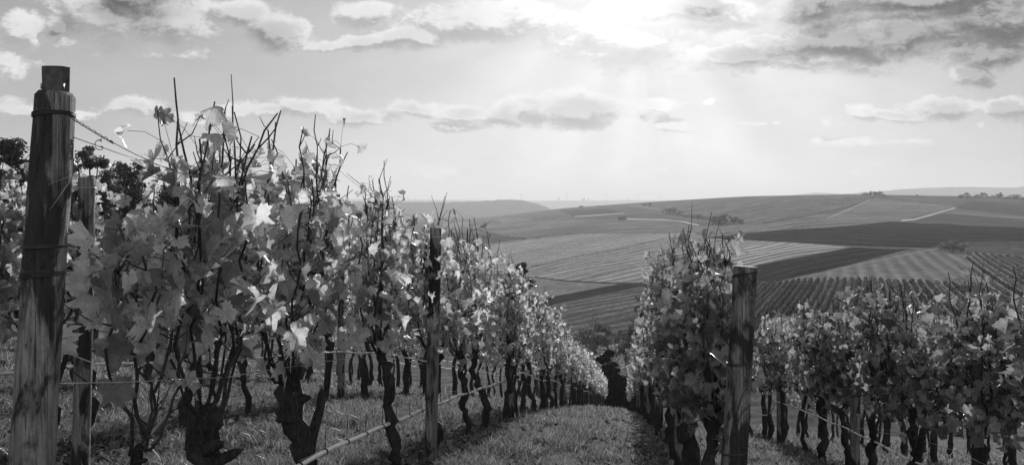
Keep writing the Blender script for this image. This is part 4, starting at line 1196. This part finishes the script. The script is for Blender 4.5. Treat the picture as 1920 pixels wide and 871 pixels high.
# rows of the vineyard plots across the valley
def vine_rows(poly_px, ang, spacing, hgt, wid, label, group, seed, maxrows=60):
    rs = np.random.RandomState(seed)
    pts = np.array([world_xy(px, pix_to_d(px, y)) for px, y in poly_px])
    ca, sa = math.cos(ang), math.sin(ang)
    q = pts @ np.array([[ca, -sa], [sa, ca]])       # q0 across the rows, q1 along
    proto = None; cnt = 0
    k0 = q[:, 0].min()
    while k0 < q[:, 0].max() and cnt < maxrows:
        xs = []
        for i in range(len(q)):
            a, b = q[i], q[(i + 1) % len(q)]
            if (a[0] - k0) * (b[0] - k0) < 0: xs.append(a[1] + (k0 - a[0]) / (b[0] - a[0]) * (b[1] - a[1]))
        xs.sort()
        for s0, s1 in zip(xs[0::2], xs[1::2]):
            if s1 - s0 < 4: continue
            v = np.arange(s0, s1, .7)
            wx = k0 * ca - v * sa; wy = k0 * sa + v * ca
            c0 = np.array([wx[0], wy[0], Hs(wx[0], wy[0])])
            z = H(wx, wy)
            mb = MB(); cen = np.stack([wx, wy, z + hgt * .6], 1) - c0
            C = cen + rs.normal(0, .14, cen.shape)
            rr_ = hgt * .36 * (1 + rs.uniform(-.35, .35, len(C))); rr_ *= (.75 + .5 * vnoise(v * .12, np.full(len(v), cnt * 3.7))); gap = vnoise(v * .35 + 9, np.full(len(v), cnt * 1.9)) < .16; rr_[gap] *= .25
            V_, F4_, F3_ = tube(np.stack([C[:, 0], C[:, 1], C[:, 2] - .1], 1), rr_, 6, rough=.2, rs=cnt)
            V_[:, 2] += rs.normal(0, .08, len(V_)); mb.add34(V_, F4_, F3_, 0, np.repeat(rs.rand(), len(V_)))
            clump_leaves(mb, C, np.full(len(C), wid), 3, .17, rs, flatten=1.4)
            o = mb.obj('vine_row', [M_PLOT], None, tuple(c0)); tag(o, label, 'vine row', group)
            cnt += 1
        k0 += spacing
vine_rows(P_(1345, 536, 1838, 535, 1920, 572, 1960, 600, 1345, 600), -.28, 2.0, 1.1, .42, 'leafy row of the striped vineyard plot just over the dark leafy row', 'rows of the striped vineyard plot below the meadow', 61)
vine_rows(P_(1808, 474, 1920, 482, 2000, 486, 2000, 570, 1920, 566, 1838, 533), -.30, 2.5, 1.1, .42, 'straight row of the vineyard plot beside the tiny white shed', 'rows of the vineyard plot by the white shed', 62)

# hut, shed, wind turbines, distant blocks
def hut(px, y, wpx, hpx, label, mw, mr, name='hut'):
    d = pix_to_d(px, y); x, yy = world_xy(px, d); z = Hs(x, yy); s = d / FPX
    w, h = wpx * s, hpx * s
    e = empty(name, (x, yy, z), YAW, label=label, cat=name)
    mb = MB(); add_box(mb, (0, 0, h * .35 - .3), (w, w * .7, h * .7 + .6)); mb.obj('wall', [mw], e, flat=True, attrs=False)
    a, b, zt, zr = w * .58, w * .42, h * .66, h
    V = [(-a, -b, zt), (a, -b, zt), (a, b, zt), (-a, b, zt), (-a, 0, zr), (a, 0, zr)]
    V2 = [(p[0], p[1], p[2] - .12) for p in V]
    mb = MB(); mb.add34(V + V2, [(0, 1, 5, 4), (2, 3, 4, 5), (7, 6, 10, 11), (9, 8, 11, 10), (1, 0, 6, 7), (3, 2, 8, 9)], [(0, 4, 3), (1, 2, 5)]); mb.obj('roof', [mr], e, flat=True, attrs=False)
    mb = MB(); add_box(mb, (w * .1, -w * .36, h * .25), (w * .16, .1, h * .5)); mb.obj('door', [M_ROOF], e, flat=True, attrs=False)
hut(1166, 412, 13, 7, 'small dark field hut beside the bright track', M_WALL, M_ROOF)
hut(1813, 466, 4.5, 6, 'tiny white shed beside the dark round bush', M_WHITE, M_ROOF, 'shed')
def turbine(px, hpx, d, seed, label):
    x, y = world_xy(px, d); z = -d * (376.5 - HY) / FPX; s = d / FPX; h = hpx * s
    e = empty('wind_turbine', (x, y, z - 20), YAW, label=label, cat='wind turbine', group='wind turbines on the horizon')
    mb = MB(); add_tube(mb, [(0, 0, -20), (0, 0, h * .65 + 20)], [2.6, 1.6], 10); mb.obj('tower', [M_TURB], e, attrs=False)
    hub = np.array([0, -3, h * .65 + 20])
    mb = MB(); add_box(mb, hub + [0, 2, 0], (4, 9, 4)); mb.obj('nacelle', [M_TURB], e, flat=True, attrs=False)
    for k in range(3):
        a = seed + k * 2 * PI / 3; dr = np.array([math.sin(a), 0, math.cos(a)])
        mb = MB(); add_tube(mb, [hub, hub + dr * h * .12, hub + dr * h * .36], [1.2, 1.8, .5], 6); mb.obj('blade', [M_TURB], e, attrs=False)
M_TURB = flat_material('turbine white', .12, .6, sc=.1)
for i, (px, h, lb) in enumerate([(720, 12, 'wind turbine over the vine tops, first of the horizon line'), (765, 11, 'wind turbine over the vine tops, second of the horizon line'), (978, 16, 'tall faint wind turbine above the wooded hazy hill'),
                  (1063, 24, 'tallest wind turbine of the horizon line'), (1137, 20, 'slim wind turbine between the distant blocks and the ridge'), (1197, 15, 'wind turbine just above the start of the ridge'), (1238, 15, 'wind turbine peeking over the hill ridge')]):
    turbine(px, h, 9200, i * 1.1, lb)
for i, (px, w, h, lb) in enumerate([(1048, 2.5, 6, 'thin block standing beside the tallest wind turbine'), (1094, 5, 5, 'broad distant block on the horizon'), (1103, 3.5, 4, 'lower distant block attached to the broad one'), (780, 5, 3, 'faint farm block on the hazy horizon'), (1178, 4, 3, 'small farm block near the ridge start')]):
    d = 9100; x, y = world_xy(px, d); s = d / FPX; z = -d * (376.5 - HY) / FPX - 15
    e = empty('distant_building', (x, y, z), YAW, label=lb, cat='building')
    mb = MB(); add_box(mb, (0, 0, (h * s + 15) / 2), (w * s, 14, h * s + 15)); mb.obj('wall', [M_WALL], e, flat=True, attrs=False)
    mb = MB(); add_box(mb, (0, 0, h * s + 15 + 1.05), (w * s * .7, 10, 2)); mb.obj('roof', [M_ROOF], e, flat=True, attrs=False)

# ------------------------------------------------------------------ haze
def haze():
    mb = MB(); top = 135.; bot = -140.
    m, nt = mat_new('haze air'); g = NT(nt)
    v = g.n('ShaderNodeVolumePrincipled')
    v.inputs['Color'].default_value = (.95, .95, .95, 1); v.inputs['Density'].default_value = 1.7e-4
    v.inputs['Anisotropy'].default_value = .2; v.inputs['Absorption Color'].default_value = (0, 0, 0, 1)
    o = g.n('ShaderNodeOutputMaterial'); nt.links.new(v.outputs[0], o.inputs['Volume'])
    add_box(mb, (0, 5500, (top + bot) / 2), (34000, 20000, top - bot))
    tag(mb.obj('haze', [m], flat=True, attrs=False), 'pale even haze lying over the valley', None, None, 'stuff')
haze()

# ------------------------------------------------------------------ sky
SUN_EL = R(15.5); SUN_AZ = R(1.2)           # azimuth from +Y towards +X
def world():
    w = bpy.data.worlds.new('World'); scene.world = w; w.use_nodes = True
    nt = w.node_tree; nt.nodes.clear(); g = NT(nt)
    sky = g.n('ShaderNodeTexSky'); sky.sky_type = 'NISHITA'; sky.sun_disc = False
    sky.sun_elevation = SUN_EL; sky.sun_rotation = SUN_AZ; sky.air_density = 1.2; sky.dust_density = 2.0; sky.altitude = 100
    bw = g.n('ShaderNodeRGBToBW'); nt.links.new(sky.outputs[0], bw.inputs[0])
    D = g.n('ShaderNodeTexCoord').outputs['Generated']
    f = (-SN, CS, 0); r = (CS, SN, 0)
    df = g.math('MAXIMUM', g.math('ABSOLUTE', g.vmath('DOT_PRODUCT', D, f)), .12)
    U = g.math('DIVIDE', g.vmath('DOT_PRODUCT', D, r), df)
    sp = g.n('ShaderNodeSeparateXYZ'); nt.links.new(D, sp.inputs[0])
    Vv = g.math('DIVIDE', sp.outputs[2], df)
    cm = g.n('ShaderNodeCombineXYZ'); nt.links.new(U, cm.inputs[0]); nt.links.new(Vv, cm.inputs[1])
    UV = cm.outputs[0]
    # warped coordinates make billowy outlines
    wn = g.noise(g.vmath('MULTIPLY', UV, (1, 1.6, 1)), 9, 5, .62, color=True)
    wv = g.vmath('MULTIPLY', g.vmath('SUBTRACT', wn, (.5, .5, .5)), (.12, .05, 0))
    Q = g.vmath('ADD', UV, wv)
    # px, y, rx, ry, strength, dark
    B = [(200, 34, 130, 56, 1, 0), (330, 44, 100, 50, 1, .1), (130, 72, 60, 14, .6, 0), (265, -14, 100, 50, 1, 1.0), (105, 45, 40, 22, 1, .7), (30, 55, 60, 34, 1, 0), (0, 115, 60, 34, .8, 0),
         (330, 98, 85, 12, .6, 0), (455, 34, 75, 32, 1, .2), (515, 58, 72, 36, 1, .35), (600, 80, 60, 14, .8, 0), (680, 76, 70, 18, .9, .1), (780, 66, 80, 22, .9, .1), (690, 20, 70, 20, .8, 0), (900, 32, 150, 38, .9, 0),
         (1160, 60, 150, 60, .8, 0), (1290, 20, 140, 40, 1, 0), (1290, 0, 70, 26, 1, 1.3),
         (1390, 108, 130, 24, 1, .5), (1480, 115, 60, 14, 1, .8), (1560, 84, 210, 36, 1, 1.3), (1700, 66, 220, 46, 1, 1.4), (1860, 34, 180, 64, 1, 1.3),
         (1530, 15, 120, 36, 1, 1.2), (1850, 98, 120, 28, 1, 1.0), (1825, 132, 60, 28, 1, 1.2), (1750, 0, 300, 34, 1, .75),
         (1080, 203, 105, 36, 1, .75), (950, 212, 62, 24, .9, .5), (1000, 190, 50, 12, .6, 0), (1225, 190, 80, 13, .9, 0), (1180, 218, 50, 12, .7, .2), (1258, 230, 52, 15, .9, 0), (1340, 193, 16, 7, .6, 0),
         (860, 214, 70, 18, .85, .3), (760, 208, 75, 20, .8, .4), (850, 240, 90, 9, .7, 0), (680, 224, 70, 17, .85, .45), (590, 205, 62, 20, .8, .2), (520, 214, 60, 12, .7, .3), (455, 206, 50, 16, .75, .1), (370, 215, 60, 10, .5, 0), (240, 203, 62, 20, .8, .2), (165, 215, 50, 11, .6, 0), (45, 200, 60, 14, .6, .2),
         (1775, 200, 84, 24, 1, .8), (1890, 202, 54, 26, 1, .8), (1690, 214, 50, 14, .9, .3), (1620, 210, 42, 15, .9, 0), (1590, 270, 60, 9, .55, 0), (1700, 270, 36, 8, .5, 0), (1405, 236, 22, 5, .6, 0), (1440, 232, 12, 4, .5, 0), (1560, 236, 16, 7, .6, 0), (1850, 242, 24, 8, .4, 0),
         (1100, 322, 560, 9, .16, 0), (1500, 130, 200, 14, .5, .2)]
    def field(P2, want_dark):
        """how far inside a cloud this direction lies: soft ellipses broken up by billows"""
        Q2 = g.vmath('ADD', P2, wv)
        dens = dark = None
        for (px, y, rx, ry, s, dk) in B:
            rx *= 1.15; ry *= 1.38
            c = ((px - CX) / FPX, (HY - y) / FPX, 0); ir = (FPX / rx, FPX / ry, 0)
            q = g.vmath('LENGTH', g.vmath('MULTIPLY', g.vmath('SUBTRACT', Q2, c), ir))
            e = g.math('MULTIPLY_ADD', q, -s, s)
            dens = e if dens is None else g.math('SMOOTH_MAX', dens, e, .15)
            if dk and want_dark:
                e2 = g.math('MULTIPLY_ADD', q, -dk * .85, dk)
                dark = e2 if dark is None else g.math('SMOOTH_MAX', dark, e2, .15)
        A = g.vmath('MULTIPLY', P2, (1, 1.6, 1))
        lo = g.noise(A, 8, 3, .5)
        mid = g.noise(A, 19, 6, .6, .3)
        bil = g.math('ABSOLUTE', g.math('MULTIPLY_ADD', g.noise(A, 30, 3, .55), 2, -1))
        bi2 = g.math('ABSOLUTE', g.math('MULTIPLY_ADD', g.noise(A, 75, 3, .55), 2, -1))
        v = g.math('MULTIPLY_ADD', g.math('SUBTRACT', lo, .5), .95, g.math('MULTIPLY', dens, 1.3))
        v = g.math('MULTIPLY_ADD', g.math('SUBTRACT', mid, .5), .9, v)
        v = g.math('MULTIPLY_ADD', g.math('SUBTRACT', bil, .25), .45, v)
        v = g.math('MULTIPLY_ADD', g.math('SUBTRACT', bi2, .25), .25, v)
        return v, dark, lo, mid
    sun_uv = (math.tan(SUN_AZ + YAW), math.tan(SUN_EL) / math.cos(SUN_AZ + YAW), 0)
    to_sun = g.vmath('NORMALIZE', g.vmath('SUBTRACT', sun_uv, UV))
    step = g.vmath('ADD', g.vmath('MULTIPLY', to_sun, (.008, .008, 0)), (0, .010, 0))
    dd, dark, lo, mid = field(UV, True)
    ds_, _, _, _ = field(g.vmath('ADD', UV, step), False)
    cov = g.rng(dd, -.05, .42, 0, 1, 'SMOOTHSTEP')
    lit = g.rng(g.math('SUBTRACT', dd, ds_), -.22, .30, 0, 1, 'SMOOTHSTEP')
    thick = g.rng(dd, .08, .85, 0, 1, 'SMOOTHSTEP')
    drk = g.math('MULTIPLY', g.rng(g.math('MULTIPLY_ADD', g.math('SUBTRACT', mid, .5), .35, dark), -.25, .62, 0, 1, 'SMOOTHSTEP'), thick)
    n2 = g.noise(g.vmath('MULTIPLY', UV, (1, 2.4, 1)), 4.5, 5, .6)
    sd = (math.sin(SUN_AZ) * math.cos(SUN_EL), math.cos(SUN_AZ) * math.cos(SUN_EL), math.sin(SUN_EL))
    cosg = g.vmath('DOT_PRODUCT', g.vmath('NORMALIZE', D), sd)
    ang = g.math('ARCCOSINE', g.math('MINIMUM', cosg, 1.0))
    wide = g.math('EXPONENT', g.math('MULTIPLY', ang, -5.))
    tight = g.math('EXPONENT', g.math('MULTIPLY', ang, -17.))
    glow = g.math('ADD', g.math('MULTIPLY', wide, .30), g.math('MULTIPLY', tight, 1.5))
    base = g.math('MULTIPLY', bw.outputs[0], SKY_K)
    base = g.math('MULTIPLY', g.math('POWER', g.math('MAXIMUM', base, 1e-4), .4), SKY_G)
    base = g.math('MULTIPLY', g.math('SMOOTH_MIN', base, .66, .2), g.rng(n2, .3, .7, .92, 1.14))
    # faint shafts fanning out below the veiled sun
    ts = g.n('ShaderNodeSeparateXYZ'); nt.links.new(to_sun, ts.inputs[0])
    fan = g.noise(to_sun, 3.0, 2, .5)
    base = g.math('MULTIPLY', base, g.math('MULTIPLY_ADD', g.math('MULTIPLY', g.rng(fan, .35, .65, -.5, 1, 'SMOOTHSTEP'), g.math('SUBTRACT', wide, g.math('POWER', wide, 3.0))), .26, 1.0))
    low_air = g.math('EXPONENT', g.math('MULTIPLY', g.math('ABSOLUTE', Vv), -5.5))
    base = g.math('ADD', base, g.math('MULTIPLY', low_air, .20))
    base = g.math('ADD', base, g.math('ADD', g.math('MULTIPLY', wide, .22), g.math('MULTIPLY', tight, .40)))
    white = g.math('ADD', g.math('MULTIPLY_ADD', g.math('SUBTRACT', mid, .5), .5, g.math('MULTIPLY_ADD', lit, .40, .45)), g.math('MULTIPLY', glow, .75))
    grey = g.math('ADD', g.math('MULTIPLY_ADD', lit, .12, .03), g.math('MULTIPLY', glow, .65))
    grey = g.math('ADD', grey, g.rng(n2, .3, .7, -.02, .08))
    grey = g.math('ADD', grey, g.rng(Vv, .10, .20, .26, 0, 'SMOOTHSTEP'))
    cl = g.mix(g.math('MULTIPLY', drk, g.math('MULTIPLY_ADD', lit, -.3, 1.0)), white, grey)
    col = g.mix(g.math('MULTIPLY', cov, .9), base, cl)
    # unseen half of the sky behind the viewer, brightened to light the leaves
    rear_fill = g.rng(g.vmath('DOT_PRODUCT', D, f), -.05, -.5, 0, 1, 'SMOOTHSTEP')
    col = g.mix(rear_fill, col, g.math('MULTIPLY_ADD', cov, .2, .60))
    bg = g.n('ShaderNodeBackground'); g.set(bg.inputs[0], g.gray(g.math('DIVIDE', col, W_STR))); bg.inputs[1].default_value = W_STR
    o = g.n('ShaderNodeOutputWorld'); nt.links.new(bg.outputs[0], o.inputs[0])
W_STR = .1
SKY_K = .1; SKY_G = .385
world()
L = bpy.data.lights.new('sun', 'SUN'); L.energy = 4.8; L.angle = R(.6); L.color = (1, 1, 1)
so = bpy.data.objects.new('sun', L); COL.objects.link(so)
sdir = Vector((math.sin(SUN_AZ) * math.cos(SUN_EL), math.cos(SUN_AZ) * math.cos(SUN_EL), math.sin(SUN_EL)))
so.rotation_euler = sdir.to_track_quat('Z', 'Y').to_euler(); so.location = (0, 0, 40)

cam = bpy.data.cameras.new('camera'); co = bpy.data.objects.new('camera', cam); COL.objects.link(co)
cam.sensor_width = 36; cam.lens = FPX / 1920 * 36; cam.shift_y = -(435.5 - HY) / 1920
cam.clip_start = .05; cam.clip_end = 40000
co.location = (0, 0, 0); co.rotation_euler = (R(90), 0, YAW)
scene.camera = co

vs = scene.view_settings; vs.view_transform = 'Standard'; vs.look = 'None'; vs.exposure = 0; vs.gamma = 1
scene.render.engine = 'CYCLES'
cy = scene.cycles
cy.max_bounces = 7; cy.diffuse_bounces = 3; cy.glossy_bounces = 2; cy.transmission_bounces = 5; cy.volume_bounces = 0; cy.transparent_max_bounces = 4
cy.use_denoising = True
try: cy.denoiser = 'OPENIMAGEDENOISE'; cy.denoising_input_passes = 'RGB_ALBEDO_NORMAL'
except Exception: pass
cy.sample_clamp_indirect = 6
